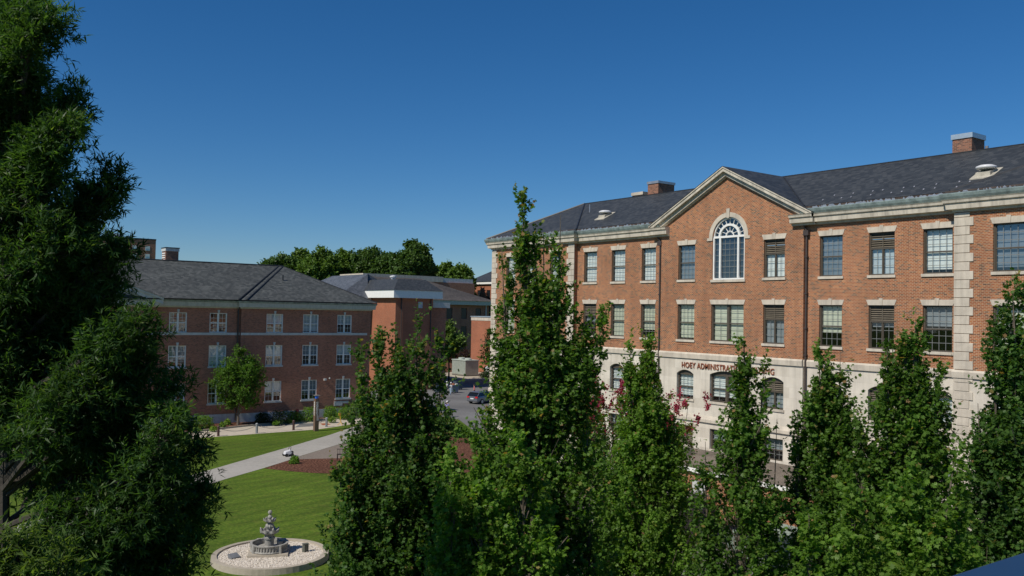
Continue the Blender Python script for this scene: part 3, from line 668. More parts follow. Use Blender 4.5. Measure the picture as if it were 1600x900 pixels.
# quoins
def quoin(par, F, s0, s1, z0, z1, flip, n=.44, m='trim'):
    q = MB(); z = z0; i = 0
    while z < z1-.1:
        h = min(n, z1-z); wdt = .18*(i % 2)
        a, b = (s0, s1-wdt) if flip else (s0+wdt, s1)
        fbox(q, F, a, b, z+.012, z+h-.012, -.02, .05); z += h; i += 1
    return q.build('quoin', M[m], par, bevel=.012)
quoin(adm, Fp, 20.86, 21.80, 9.14, 16.86, False); quoin(adm, Fp, 50.81, 51.7, 9.14, 16.86, True); quoin(adm, Fp, 60.95, 61.79, 9.14, 16.86, False)
quoin(adm, Fp, 20.86, 21.80, .5, 4.7, False, .42); quoin(adm, Fp, 20.86, 21.80, 5.15, 8.7, False, .42)
quoin(adm, Fp, 60.95, 61.79, 5.15, 8.7, False, .42); quoin(adm, Fp, 50.81, 51.7, 5.15, 8.7, True, .42)
# windows
rd = random.Random(11)
for F, a, b, z0, z1, row, kind in wins:
    bl = ('blind', 1.0); gm = 'glass'
    if row == 3: bl = ('blind_dim', 1.0) if a in (38.87, 28.2, 18.5) else (('blind', 1.0)); gm = 'glass_dim' if a in (38.87, 28.2, 18.5, 25.13) else 'glass'
    if row == 2: bl = {28.2: ('blind_green', .68), 22.05: ('blind_dim', .45), 25.13: ('blind_dim', .2), 31.9: ('blind_dim', 1.0), 48.63: ('blind_dim', .3)}.get(a, ('blind_green', 1.0))
    if row == 1 and kind == 'louvre': bl = ('blind_dim', 1.0)
    if row == 0: bl = ('blind_dim', .6)
    if bl[1] == 1.0 and rd.random() < .3: bl = (bl[0], rd.choice((.93, .85, .97, .78)))
    window(adm, F, a, b, z0, z1, kind, rise=.26 if row == 1 else 0, blind=bl, lintel=(row >= 2), sill=(row >= 1), rows=3 if row else 2, rec=.1 if row >= 2 else .16, glass=gm)
# the arched window of the pediment
a, b, z0, z1 = ARCH; c_ = (a+b)/2; zs = z1-1.275
aw = MB()
fbox(aw, Fc, a, a+.1, z0, zs, -.2, -.06); fbox(aw, Fc, b-.1, b, z0, zs, -.2, -.06); fbox(aw, Fc, a+.1, b-.1, z0, z0+.09, -.2, -.07)
for s in (c_-.72, c_+.72): fbox(aw, Fc, s-.065, s+.065, z0+.09, zs-.03, -.2, -.055)
fbox(aw, Fc, a+.1, b-.1, zs-.03, zs+.1, -.2, -.05)
def ring(mb, F, r0, r1, d0, d1, a0=0, a1=math.pi, n=22, c=None, z=None, mi=0):
    c = c_ if c is None else c; z = zs if z is None else z
    for i in range(n):
        t, u = a0+(a1-a0)*i/n, a0+(a1-a0)*(i+1)/n
        fpoly(mb, F, [(c+r0*math.cos(t), z+r0*math.sin(t)), (c+r1*math.cos(t), z+r1*math.sin(t)), (c+r1*math.cos(u), z+r1*math.sin(u)), (c+r0*math.cos(u), z+r0*math.sin(u))], d0, d1, mi)
ring(aw, Fc, 1.17, 1.275, -.2, -.06); ring(aw, Fc, .72, .86, -.2, -.055)
for i in range(1, 10):
    t = math.pi*i/10; dx, dz = math.cos(t), math.sin(t); p = .014
    r0, r1 = .86, 1.17
    fpoly(aw, Fc, [(c_+r0*dx-p*dz, zs+r0*dz+p*dx), (c_+r0*dx+p*dz, zs+r0*dz-p*dx), (c_+r1*dx+p*dz, zs+r1*dz-p*dx), (c_+r1*dx-p*dz, zs+r1*dz+p*dx)], -.18, -.13)
for i in range(1, 6):
    t = math.pi*i/6; dx, dz = math.cos(t), math.sin(t); p = .014
    fpoly(aw, Fc, [(c_+.2*dx-p*dz, zs+.1+.2*dz+p*dx), (c_+.2*dx+p*dz, zs+.1+.2*dz-p*dx), (c_+.72*dx+p*dz, zs+.72*dz-p*dx), (c_+.72*dx-p*dz, zs+.72*dz+p*dx)], -.18, -.13)
ring(aw, Fc, .28, .33, -.18, -.12, n=10, z=zs+.08)
awo = aw.build('arched_window', M['white'], adm)
mu = MB()
for i in range(1, 4): s = c_-.72+1.44*i/4; fbox(mu, Fc, s-.012, s+.012, z0+.09, zs-.03, -.17, -.15)
for i in range(1, 7):
    q = z0+.09+(zs-z0-.12)*i/7; fbox(mu, Fc, a+.1, b-.1, q-.012, q+.012, -.171, -.152)
mu.build('glazing_bars', M['muntin'], awo)
gp = MB(); opoly(gp, Fc, [(a+.02, z0), (b-.02, z0)]+[(c_+1.25*math.cos(math.pi*i/20), zs+1.25*math.sin(math.pi*i/20)) for i in range(21)], -.16); gp.build('pane', M['glass_dark'], awo, fix=False)
gp = MB(); gp.poly([Fc(a+.02, z0, -.25), Fc(b-.02, z0, -.25), Fc(b-.02, zs, -.25), Fc(a+.02, zs, -.25)]); gp.build('blind', M['blind_dark'], awo, fix=False)
ar = MB(); ring(ar, Fc, 1.275, 1.56, -.01, .04); fbox(ar, Fc, a-.42, a-.002, zs-.17, zs, -.01, .055); fbox(ar, Fc, b+.002, b+.42, zs-.17, zs, -.01, .055)
fpoly(ar, Fc, [(c_-.09, zs+1.2), (c_+.09, zs+1.2), (c_+.14, zs+1.8), (c_-.14, zs+1.8)], -.02, .09); ar.build('archivolt', M['trim'], awo)
si = MB(); fbox(si, Fc, a-.1, b+.1, z0-.16, z0, -.2, .08); si.build('sill', M['trim'], awo)
# brick rowlock frames below 2nd floor windows
for a, b in xs3+ypav+yrp+[(34.87, 37.44)]:
    rw = MB(); F = Fp if (a > 50.9 or a < 21.7) else (Fm if (a > 41.9 or a < 30.6) else Fc)
    for (p, q, r1, r2) in ((a-.02, b+.02, 9.62, 9.68), (a-.02, a+.05, 9.25, 9.618), (b-.05, b+.02, 9.25, 9.618)): fbox(rw, F, p, q, r1, r2, -.01, .025)
    rw.build('brick_panel_frame', M['brick'], adm)
# downspouts
for s, side in ((41.62, 1), (30.87, -1)):
    ds = MB(); sx = s+(.32 if side > 0 else -.32)
    X = XM
    yy = 42.05 if side > 0 else 30.45
    ds.tube([(X-.35, yy+.15*side+.25, 17.5), (X-.35, yy+.15*side+.25, 17.2), (X-.16, yy+.1, 16.75), (X-.12, yy, 16.55)], .05, 8)
    ds.box(X-.22, X-.02, yy-.17, yy+.17, 16.28, 16.58); ds.tube([(X-.11, yy, 16.28), (X-.11, yy, .2)], .06, 8)
    for z in (15, 12.9, 10.9, 9.35, 7, 5.3): ds.box(X-.19, X-.001, yy-.09, yy+.09, z, z+.07)
    ds.build('downspout', M['brown_dark'], adm)
# lettering
def text_mesh(body, width, height, mapf, ext=.02, off=.012, spacing=1.0):
    cu = bpy.data.curves.new('txt', 'FONT'); cu.body = body; cu.size = 1; cu.extrude = .5; cu.offset = off; cu.space_character = spacing; cu.resolution_u = 3
    to = bpy.data.objects.new('txt', cu); col.objects.link(to); bpy.context.view_layer.update()
    me = to.evaluated_get(bpy.context.evaluated_depsgraph_get()).to_mesh(); vs = [v.co.copy() for v in me.vertices]; fs_ = [tuple(p.vertices) for p in me.polygons]
    to.to_mesh_clear() if hasattr(to, 'to_mesh_clear') else None
    bpy.data.objects.remove(to); bpy.data.curves.remove(cu)
    x0, x1 = min(v.x for v in vs), max(v.x for v in vs); y0, y1 = min(v.y for v in vs), max(v.y for v in vs)
    mb = MB(); mb.mesh([mapf((v.x-x0)/(x1-x0)*width, (v.y-y0)/(y1-y0)*height, (v.z+.5)*ext) for v in vs], fs_); return mb
text_mesh('HOEY ADMINISTRATION BUILDING', 7.32, .37, lambda x, y, e: (XC-.02-e, 39.85-x, 8.11+y), .05, .004, 1.08).build('lettering', M['letter'], adm, fix=False)

# one-storey annex in front
an = thing('brick_annex', 'low flat gravel-roofed brick annex with white eaves edge below the main facade', 'annex', (38.44, 33, 0))
a_ = MB(); F = FW(38.44); wall(a_, F, 24.2, 41.0, 0, 2.62, [(33.5, 34.6, 0, 2.1), (30.0, 31.2, .9, 2.0)], .2)
a_.poly([(38.44, 24.2, 0), (43.1, 24.2, 0), (43.1, 24.2, 2.9), (38.44, 24.2, 2.62)]); a_.poly([(38.44, 41, 0), (43.1, 41, 0), (43.1, 41, 2.9), (38.44, 41, 2.62)])
a_.build('wall', M['brick'], an, fix=False)
a_ = MB(); a_.hexa([(38.3, 24.05, 2.62), (43.03, 24.05, 2.84), (43.03, 41.15, 2.84), (38.3, 41.15, 2.62), (38.3, 24.05, 2.72), (43.03, 24.05, 2.98), (43.03, 41.15, 2.98), (38.3, 41.15, 2.72)]); a_.build('roof', M['gravel'], an)
a_ = MB(); a_.box(38.22, 38.298, 24.0, 41.2, 2.55, 2.78); a_.build('eaves_trim', M['white'], an)
a_ = MB(); a_.box(38.5, 38.56, 33.52, 34.58, .02, 2.08); a_.build('door', M['offwhite'], an)
window(an, F, 30.0, 31.2, .9, 2.0, 'dh', blind=('blind_dim', 1), lintel=False)
a_ = MB(); a_.box(40.4, 41.5, 37.2, 38.6, 2.8, 3.35); a_.build('roof_curb', M['ventbase'], an)

# ================================================================== dormitory (left)
YD, YDP = 85.8, 85.5
dm = thing('dormitory_building', 'dark red brick three-storey building with white paired windows and grey slate roof, on the left', 'building', (25, YD, 0))
Fd, Fe = FS(YD), FS(YDP)
rowsD = [(9.0, 10.9), (5.68, 7.73), (2.06, 4.1)]
cm = [(22.6, 24.25), (26.4, 28.1)]; ce = [(31.98, 33.72), (35.87, 37.58), (39.7, 41.38)]; cc_ = [(2.0, 3.7), (5.8, 7.5), (9.7, 11.4), (13.6, 15.3), (17.4, 19.1)]
bwl = MB(); allw = []
for F, s0, s1, cols_ in ((Fd, 21.3, 29.4, cm), (Fe, 29.4, 43.6, ce), (FS(YD-.4), -2, 21.3, cc_)):
    ops = [(a, b, z0, z1) for a, b in cols_ for z0, z1 in rowsD]
    wall(bwl, F, s0, s1, 1.0, 11.4, ops, .2); allw += [(F, a, b, z0, z1) for a, b, z0, z1 in ops]
for x, ya, yb in ((29.4, YDP, YD), (21.3, YD-.4, YD), (43.6, YDP, 98), (-2, YD-.4, 98)): bwl.poly([(x, ya, 0), (x, yb, 0), (x, yb, 11.4), (x, ya, 11.4)])
bwl.poly([(-2, 98, 0), (43.6, 98, 0), (43.6, 98, 11.4), (-2, 98, 11.4)])
bwl.build('brick_wall', M['brick_red'], dm, fix=False)
pl = MB(); fbox(pl, Fd, 21.3, 29.4, 0, 1.0, -.1, .06); fbox(pl, Fe, 29.4, 43.6, 0, 1.0, -.1, .06); fbox(pl, FS(YD-.4), -2, 21.3, 0, 1.0, -.1, .06); pl.build('plinth', M['plinth'], dm)
bl_ = MB(); fbox(bl_, Fd, 21.3, 29.4, 8.74, 8.98, -.02, .05); fbox(bl_, Fe, 29.4, 43.2, 8.74, 8.98, -.02, .05); fbox(bl_, FS(YD-.4), -2, 21.3, 8.74, 8.98, -.02, .05); bl_.build('band_course', M['offwhite'], dm)
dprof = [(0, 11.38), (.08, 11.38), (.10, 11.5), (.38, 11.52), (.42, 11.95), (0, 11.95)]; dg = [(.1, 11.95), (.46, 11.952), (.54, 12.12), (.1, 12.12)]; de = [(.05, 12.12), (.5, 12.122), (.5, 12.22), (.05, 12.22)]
df = MB(); dgm = MB(); deb = MB()
for F, s0, s1, k0, k1 in ((Fd, 21.3, 29.4, 0, 0), (Fe, 29.4, 43.6, 1, 1), (FS(YD-.4), -2, 21.3, 1, 1)):
    sweep(df, F, dprof, s0, s1, k0, k1); sweep(dgm, F, dg, s0, s1, k0, k1); sweep(deb, F, de, s0, s1, k0, k1)
sweep(df, FE(43.6), dprof, YDP, 98, 1, 0); sweep(dgm, FE(43.6), dg, YDP, 98, 1, 0)
df.build('fascia', M['greywhite'], dm); dgm.build('gutter', M['copper'], dm); deb.build('eave_edge_board', M['flash'], dm)  # dark board along the roof edge above the gutter
Ad = Vector((35.9, 91.8, 16.1)); ze = 12.24
rf = MB()
rf.poly([(21.0, 85.3, ze), (29.3, 85.3, ze), Ad, (15, 91.8, 16.1)]); rf.poly([(29.3, 84.98, ze), (44.1, 84.98, ze), Ad]); rf.poly([(29.3, 84.98, ze), (29.3, 85.3, ze), Ad])
rf.poly([(44.1, 84.98, ze), (44.1, 98.5, ze), Ad]); rf.poly([(44.1, 98.5, ze), (-2.4, 98.5, ze), (-2.4, 91.8, 16.1), Ad])
rf.poly([(-2.4, 84.9, ze), (21.0, 85.0, ze), (15, 91.8, 16.1), (-2.4, 91.8, 16.1)])
for sg in (1, -1): rf.poly([(11.2, 84.7, 16.2), (11.2, 91.8, 16.2), (11.2+sg*10.6, 86.0, 11.95+.3), (11.2+sg*10.6, 84.7, 11.95+.3)])
rf.poly([(-2.4, 84.9, 12.22), (44.1, 84.98, 12.22), (44.1, 98.5, 12.22), (-2.4, 98.5, 12.22)])
dro = rf.build('roof', M['slate_green'], dm, fix=False)
fs = MB(); fs.tube([Ad, (-2, 91.8, 16.1)], .09, 5)
fs.tube([(29.0, 85.2, ze+.03), Ad+Vector((-.35, 0, 0))], .07, 5); fs.tube([(29.7, 84.9, ze+.03), Ad+Vector((.15, 0, 0))], .07, 5); fs.tube([(44.1, 84.98, ze+.02), Ad], .06, 5)
fs.build('ridge_flashing', M['flash'], dro)
pd = MB(); Fq = FS(YD-.4)
for t0, t1, dd in ((0, .2, .62), (.2, .6, .5), (.6, .75, .2)):
    q = lambda s, t: 16.15-.368*abs(s-11.2)-t
    fpoly(pd, Fq, [(.6, q(.6, t1)), (11.2, q(11.2, t1)), (21.8, q(21.8, t1)), (21.8, q(21.8, t0)), (11.2, q(11.2, t0)), (.6, q(.6, t0))], 0, dd)
pd.build('pediment', M['offwhite'], dm)
pt = MB(); pt.poly([Fq(.8, 11.96, .02), Fq(21.6, 11.96, .02), Fq(11.2, 15.8, .02)]); pt.build('pediment_panel', M['plinth'], dm, fix=False)
ch = chimney(dro, 23.85, 25.1, 92.5, 94.0, 15.6, 17.37, .26, capm='offwhite')
l_ = MB(); l_.box(23.75, 25.2, 92.4, 94.1, 17.42, 17.5); l_.build('chimney_lid', M['flash'], ch)
l_ = MB()
for i in range(5): l_.box(23.80, 23.86, 92.7, 93.8, 15.95+i*.22, 16.06+i*.22)
l_.build('louvre', M['white'], ch)
v_ = MB(); v_.tube([(34.9, 88.9, 14.2), (34.9, 88.9, 15.0)], .08, 8); v_.build('vent_pipe', M['flash'], dro)
rd = random.Random(4)
for i, (F, a, b, z0, z1) in enumerate(allw):
    kindb = rd.choice([('blind', .55), ('blind', .5), ('blind_dim', .7), ('blind', .95), ('blind_dim', .5)])
    if (a, z0) == (22.6, 9.0): kindb = ('brown_sheet', 1.0)  # plain brown sheet behind the panes of this one window
    if (a, z0) in ((26.4, 9.0), (26.4, 2.06)): kindb = None
    wd_ = window(dm, F, a, b, z0, z1, 'pair', blind=kindb, fm='white', lintel=False, sill=True, rows=2, cols=4, rec=.06, glass='glass_dim', sm='offwhite', mbar=.01)
    k_ = MB(); c = (a+b)/2; fpoly(k_, F, [(c-.08, z1+.002), (c+.08, z1+.002), (c+.12, z1+.3), (c-.12, z1+.3)], 0, .05); k_.build('keystone', M['offwhite'], wd_)
for x0 in (29.75, 42.2):
    q = MB(); z = 1.3
    while z < 11:
        fbox(q, Fe, x0, x0+.9, z, z+.38, -.01, .03); z += .48
    q.build('brick_quoin', M['brick_red'], dm)
ds = MB(); ds.tube([(29.2, 85.3, 12.0), (29.2, 85.32, 11.6), (29.15, 85.66, 11.2), (29.15, 85.68, .3)], .07, 8); ds.build('downspout', M['brown_dark'], dm)
ds = MB(); fbox(ds, Fe, 38.9+.65, 38.9+1.6, 1.28, 1.75, .0, .05); fbox(ds, Fe, 40.52, 41.2, 1.5, 1.75, .0, .05); ds.build('wall_sign', M['offwhite'], dm)
ds = MB(); fbox(ds, Fe, 38.3, 38.55, 4.0, 4.2, 0, .2); fbox(ds, Fe, 38.9, 39.0, 4.15, 4.3, 0, .15); ds.build('wall_lamp', M['offwhite'], dm)
bv = MB(); fbox(bv, Fd, 25.1, 26.9, .28, .62, .065, .1); bo_ = bv.build('basement_grille', M['offwhite'], dm)
bv = MB()
for i in range(4): fbox(bv, Fd, 25.5+i*.33, 25.75+i*.33, .34, .57, .1, .11)
bv.build('grille_slot', M['dark'], bo_)

# stair tower with white fascia
tw = thing('stair_tower', 'plain brick tower with wide white fascia and low slate hipped roof beyond the dormitory end', 'tower', (60, 110, 0))
tb = MB(); tb.box(60.0, 66.2, 110.0, 120.5, 0, 13.3); tb.build('brick_wall', M['brick_tower'], tw)
tb = MB(); tb.box(59.3, 67.4, 109.3, 121.0, 13.3, 14.4); tb.build('fascia', M['white'], tw)
tb = MB(); tb.prism([(59.2, 109.2, 14.4), (67.5, 109.2, 14.4), (67.5, 121.1, 14.4), (59.2, 121.1, 14.4)], [(61.4, 112, 16.1), (66.0, 112, 16.1), (66.0, 120.9, 16.1), (61.4, 120.9, 16.1)]); tb.build('roof', M['slate'], tw)
tb = MB(); tb.lathe([(.32, 0), (.32, .25), (.5, .3), (.5, .5), (.1, .62)], (62.2, 115, 16.1), 12); tb.build('roof_vent', M['dome'], tw)
for x in (60.9, 65.8): tb = MB(); tb.tube([(x, 109.9, 13.3), (x, 109.9, .2)], .08, 6); tb.build('downspout', M['brown_dark'], tw)
tb = MB(); tb.box(63.7, 64.4, 109.95, 109.99, 11.9, 12.8); tb.build('wall_panel', M['plinth'], tw)
tb = MB(); tb.box(57.0, 59.99, 118.2, 120.4, 0, 12.6); tb.build('link_wall', M['brick_red'], tw)
tb = MB(); tb.box(59.0, 59.9, 117.4, 118.1, 12.2, 13.29); tb.build('fascia_bracket', M['white'], tw)
# rear wing of the dormitory
wg = thing('rear_wing', 'bluish slate hipped roof wing rising behind the dormitory roof', 'building wing', (61, 118, 0))
tb = MB(); tb.box(54.5, 68.5, 121.2, 139, 0, 13.0); tb.build('brick_wall', M['brick_red'], wg)
tb = MB(); tb.prism([(53.8, 116.9, 13.02), (59.1, 116.9, 13.02), (59.1, 121.12, 13.02), (69.2, 121.12, 13.02), (69.2, 139.6, 13.02), (53.8, 139.6, 13.02)], [(61.3, 121.6, 17.0), (61.32, 121.6, 17.0), (61.34, 121.7, 17.0), (61.6, 121.8, 17.0), (61.6, 134.5, 17.0), (61.3, 134.5, 17.0)]); tb.build('roof', M['slate_blue'], wg)
tb = MB(); tb.box(66.25, 70.0, 112.5, 118, 0, 12.0); tb.build('link_wall', M['brick_red'], wg)
tb = MB(); tb.box(66.25, 70.4, 112.0, 118.4, 12.0, 12.8); tb.build('link_fascia', M['offwhite'], wg)
# second hall behind with dark windows
hl = thing('rear_hall', 'shaded dark brick hall with brown hipped roof and narrow windows behind the stair tower', 'building', (104, 162, 0))
Fh = FS(162); hw = [(x, x+1.5, z, z+2.4) for x in (83.5, 88.1, 92.6, 97.0, 101.0, 104.8, 108.6) for z in (9.9, 5.9, 1.9)]
tb = MB(); wall(tb, Fh, 74, 112.2, 0, 13.0, hw, .3); tb.poly([(112.2, 162, 0), (112.2, 190, 0), (112.2, 190, 13), (112.2, 162, 13)]); tb.poly([(74, 162, 0), (74, 190, 0), (74, 190, 13), (74, 162, 13)]); tb.poly([(74, 190, 0), (112.2, 190, 0), (112.2, 190, 13), (74, 190, 13)]); tb.build('brick_wall', M['brick_red'], hl, fix=False)
tb = MB(); tb.box(73, 113.2, 161, 191, 13.0, 13.9); tb.build('fascia', M['greywhite'], hl)
M['brown_roof'] = block_mat('brown_shingle', [(0, (.05, .042, .038)), (1, (.09, .078, .07))], (.03, .03, .03), .3, .12, .005, .3, .8, bump=.3, streak=.3)
tb = MB(); tb.prism([(72.8, 160.8, 13.9), (113.4, 160.8, 13.9), (113.4, 191.2, 13.9), (72.8, 191.2, 13.9)], [(86, 174, 18.9), (101.2, 174, 18.9), (101.2, 178, 18.9), (86, 178, 18.9)]); tb.build('roof', M['brown_roof'], hl)
for a, b, z0, z1 in hw:
    if b < 86: continue
    q = MB(); fbox(q, Fh, a, b, z0, z1, -.28, -.2); wo = q.build('window', M['brown_dark'], hl)
    q = MB(); fbox(q, Fh, a+.15, b-.15, z0+.15, z1-.15, -.2, -.17); q.build('pane', M['dark_pane'], wo)
ds = MB(); ds.tube([(111.3, 161.8, 13), (111.3, 161.8, 0)], .12, 6); ds.build('downspout', M['plinth'], hl)
# white parapet building
wp = thing('parapet_building', 'long low white parapet roofline showing above the tower and the rear hall', 'building', (110, 196, 0))
tb = MB(); tb.box(96, 128.5, 192.5, 205, 0, 19.0); tb.build('wall', M['brick_red'], wp)
tb = MB(); tb.box(95.7, 118.6, 192.2, 205.3, 19.0, 20.4); tb.build('parapet', M['trim'], wp)
tb = MB(); tb.box(118.603, 128.2, 192.8, 204, 19.0, 20.1); tb.build('roof_plant_screen', M['plinth'], wp)
# sunlit plain block at the end of the car park
bx_ = thing('windowless_block', 'sunlit windowless brick block with pale coping at the far end of the car park', 'building', (92, 138, 0))
tb = MB(); tb.box(92, 106, 112, 138.6, 0, 9.9); tb.build('brick_wall', M['brick_tower'], bx_)
tb = MB(); tb.box(91.95, 106.05, 111.95, 138.65, 9.9, 10.55); tb.build('parapet', M['trim'], bx_)
tb = MB(); tb.box(91.85, 106.15, 111.85, 138.75, 10.55, 10.72); tb.build('coping', M['blue_cap'], bx_)
# far orange building on the horizon, far red tower block
fo = thing('far_brick_hall', 'far orange brick hall with dark slate roof between the trees and the main building corner', 'building', (150, 225, 0))
Ff = FW(150); fwn = [(y, y+2.0, z, z+3.0) for y in (186, 191, 196, 201, 206, 211, 216, 221) for z in (15.2, 10.2, 5.2)]
tb = MB(); wall(tb, Ff, 176, 227.5, 0, 20.0, fwn, .3); tb.poly([(150, 176, 0), (170, 176, 0), (170, 176, 20), (150, 176, 20)]); tb.poly([(150, 227.5, 0), (170, 227.5, 0), (170, 227.5, 20), (150, 227.5, 20)]); tb.poly([(170, 176, 0), (170, 227.5, 0), (170, 227.5, 20), (170, 176, 20)]); tb.build('brick_wall', M['brick_tower'], fo, fix=False)
tb = MB(); tb.box(149.4, 170.6, 175.4, 228.1, 20, 20.8); tb.build('fascia', M['white'], fo)
tb = MB(); tb.prism([(149.2, 175.2, 20.8), (170.8, 175.2, 20.8), (170.8, 228.3, 20.8), (149.2, 228.3, 20.8)], [(159, 184, 26.0), (161, 184, 26.0), (161, 222, 26.0), (159, 222, 26.0)]); fro = tb.build('roof', M['slate'], fo)
tb = MB(); tb.box(158, 160, 211, 214, 25.2, 27.0); tb.build('chimney', M['trim'], fro)
tb = MB(); tb.tube([(155, 219, 23.5), (155, 219, 27.0)], .3, 8); tb.lathe([(.4, 0), (.9, .3), (.9, .7), (.2, .9)], (155, 219, 26.6), 10); tb.build('roof_vent', M['flash'], fro)
for a, b, z0, z1 in fwn:
    q = MB(); fbox(q, Ff, a, b, z0, z1, -.28, -.2); wo = q.build('window', M['brown_dark'], fo)
    q = MB(); fbox(q, Ff, a+.2, b-.2, z0+.2, z1-.2, -.2, -.17); q.build('pane', M['dark_pane'], wo)
c0 = at(243, 400, 330); c1 = at(150, 400, 330)
ft = thing('far_tower_block', 'far dark red multi-storey block with small pale windows above the dormitory roof', 'tower block', (c0.x-15, c0.y, 0))
tb = MB(); tb.box(c0.x-34, c0.x, c0.y, c0.y+20, 0, 36.2); tb.build('brick_wall', M['brick_red'], ft)
tb = MB(); tb.box(c0.x-34.1, c0.x+.1, c0.y-.1, c0.y+20.1, 36.2, 36.7); tb.build('coping', M['flash'], ft)
for i in range(7):
    for j in range(5):
        xx = c0.x-3.8-i*4.6; zz = 32.2-j*3.0
        q = MB(); q.box(xx, xx+1.7, c0.y-.06, c0.y-.001, zz, zz+1.7); wo = q.build('window', M['white'], ft)
        q = MB(); q.box(xx+.15, xx+1.5, c0.y-.09, c0.y-.061, zz+.15, zz+.8); q.build('pane', M['glass_dim'], wo)
q = MB(); q.box(c0.x-14, c0.x-11, c0.y+4, c0.y+8, 36.7, 38.2); q.build('roof_plant', M['white'], ft)

# ================================================================== fountain court
fx, fy = 15.05, 38.9
rb = MB()
NB = 56
for i in range(NB):
    a0, a1 = 2*math.pi*i/NB, 2*math.pi*(i+1)/NB
    P = lambda r_, a, z: (fx+r_*math.cos(a), fy+r_*math.sin(a), z)
    rb.hexa([P(2.34, a0, 0), P(2.62, a0, 0), P(2.62, a1, 0), P(2.34, a1, 0), P(2.36, a0, .27), P(2.6, a0, .27), P(2.6, a1, .27), P(2.36, a1, .27)])
ring_o = rb.build('round_kerb', M['kerb'], fix=False); tag(ring_o, 'round raised tan kerb ringing the white pebble bed around the fountain', 'kerb ring')
rb = MB(); rb.prism([(fx+2.35*math.cos(2*math.pi*i/48), fy+2.35*math.sin(2*math.pi*i/48), .02) for i in range(48)], [(fx+2.35*math.cos(2*math.pi*i/48), fy+2.35*math.sin(2*math.pi*i/48), .2) for i in range(48)])
pb = rb.build('pebble_bed', M['pebble']); tag(pb, 'white pebbles filling the round kerb about the fountain', 'pebbles', kind='stuff')
rd = random.Random(3); rb = MB()
for i in range(2600):
    r_ = 2.3*math.sqrt(rd.random()); a = rd.random()*6.283; x, y = fx+r_*math.cos(a), fy+r_*math.sin(a); s = rd.uniform(.018, .04); z = .2+s*.3; t = rd.random()*3
    c_, s_ = math.cos(t)*s, math.sin(t)*s
    rb.mesh([(x+c_, y+s_, z), (x-s_, y+c_, z), (x-c_, y-s_, z), (x+s_, y-c_, z), (x, y, z+s*.8)], [(0, 1, 4), (1, 2, 4), (2, 3, 4), (3, 0, 4)])
p2_ = rb.build('loose_pebbles', M['pebble'], fix=False); tag(p2_, 'loose white pebbles lying on the fountain bed', 'pebbles', kind='stuff')
ax_, ay_ = 15.12, 39.3
ft_ = thing('stone_fountain', 'tiered grey stone fountain with two scalloped bowls on the white pebble bed', 'fountain', (ax_, ay_, .2))
q = MB(); s = 1.28; q.prism([(ax_+s*math.cos(R(20+90*i)), ay_+s*math.sin(R(20+90*i)), .19) for i in range(4)], [(ax_+s*.98*math.cos(R(20+90*i)), ay_+s*.98*math.sin(R(20+90*i)), .30) for i in range(4)]); q.build('base_slab', M['kerb'], ft_)
q = MB(); z0 = .30
q.lathe([(.80, 0), (.86, .03), (.84, .08), (.80, .10), (.80, .27), (.86, .31), (.87, .36), (.76, .36), (.74, .12), (.02, .10)], (ax_, ay_, z0), 40)
for i in range(40):
    a = 2*math.pi*i/40; q.tube([(ax_+.81*math.cos(a), ay_+.81*math.sin(a), z0+.09), (ax_+.81*math.cos(a), ay_+.81*math.sin(a), z0+.30)], [.03, .038], 6)
for a in (R(-75), R(15), R(105), R(195)): q.tube([(ax_+.84*math.cos(a), ay_+.84*math.sin(a), z0), (ax_+.84*math.cos(a), ay_+.84*math.sin(a), z0+.37)], .085, 8)
q.build('basin', M['fountain'], ft_, fix=False)
q = MB(); q.lathe([(.26, .1), (.26, .2), (.21, .22), (.21, .5), (.25, .52), (.26, .60), (.19, .63), (.22, .68), (.23, .72), (.12, .76), (.1, .8)], (ax_, ay_, z0), 20); q.build('pedestal', M['fountain'], ft_)
def bowl(zb, r_, h, nl):
    q = MB(); wob = lambda i, a: 1+(.10*math.cos(nl*a) if i in (2, 3, 4) else .04*math.cos(nl*a))
    vs = []; prof = [(.28, 0), (.7, .22), (.98, .6), (1.02, 1.0), (.9, .95), (.75, .6), (.3, .35), (.05, .33)]
    n = nl*6; fs_ = []
    for i, (p, z) in enumerate(prof):
        for k in range(n):
            a = 2*math.pi*k/n; w_ = wob(i, a); zz = z*h+(.32*h*max(0, math.cos(nl*a)) if i in (3, 4) else 0)
            vs.append((ax_+p*r_*w_*math.cos(a), ay_+p*r_*w_*math.sin(a), z0+zb+zz))
    for i in range(len(prof)-1):
        for k in range(n): fs_.append((i*n+k, i*n+(k+1) % n, (i+1)*n+(k+1) % n, (i+1)*n+k))
    fs_.append(tuple(range(n))[::-1]); q.mesh(vs, fs_); return q.build('bowl', M['fountain'], ft_)
bowl(.70, .42, .24, 8); bowl(1.25, .27, .17, 7)
q = MB(); q.lathe([(.1, .80), (.11, .98), (.17, 1.02), (.20, 1.10), (.18, 1.18), (.1, 1.23), (.07, 1.3), (.08, 1.45), (.11, 1.5), (.10, 1.56), (.05, 1.6), (.05, 1.64), (.09, 1.68), (.10, 1.74), (.07, 1.8), (.01, 1.83)], (ax_, ay_, z0), 20, wob=lambda i, a: 1+(.06*math.cos(10*a) if 2 <= i <= 4 else 0)); q.build('finial', M['fountain'], ft_)
px_ = gnd(402, 868, .25)
q = MB(); c_, s_ = math.cos(.35), math.sin(.35)
def rbox(q, cx, cy, z0, z1, hx, hy, rot, dz=0, mi=0):
    c_, s_ = math.cos(rot), math.sin(rot)
    pts = [(cx+c_*a-s_*b, cy+s_*a+c_*b) for a, b in ((-hx, -hy), (hx, -hy), (hx, hy), (-hx, hy))]
    q.hexa([(x, y, z0) for x, y in pts]+[(x, y, z1+(dz if i in (2, 3) else 0)) for i, (x, y) in enumerate(pts)], mi)
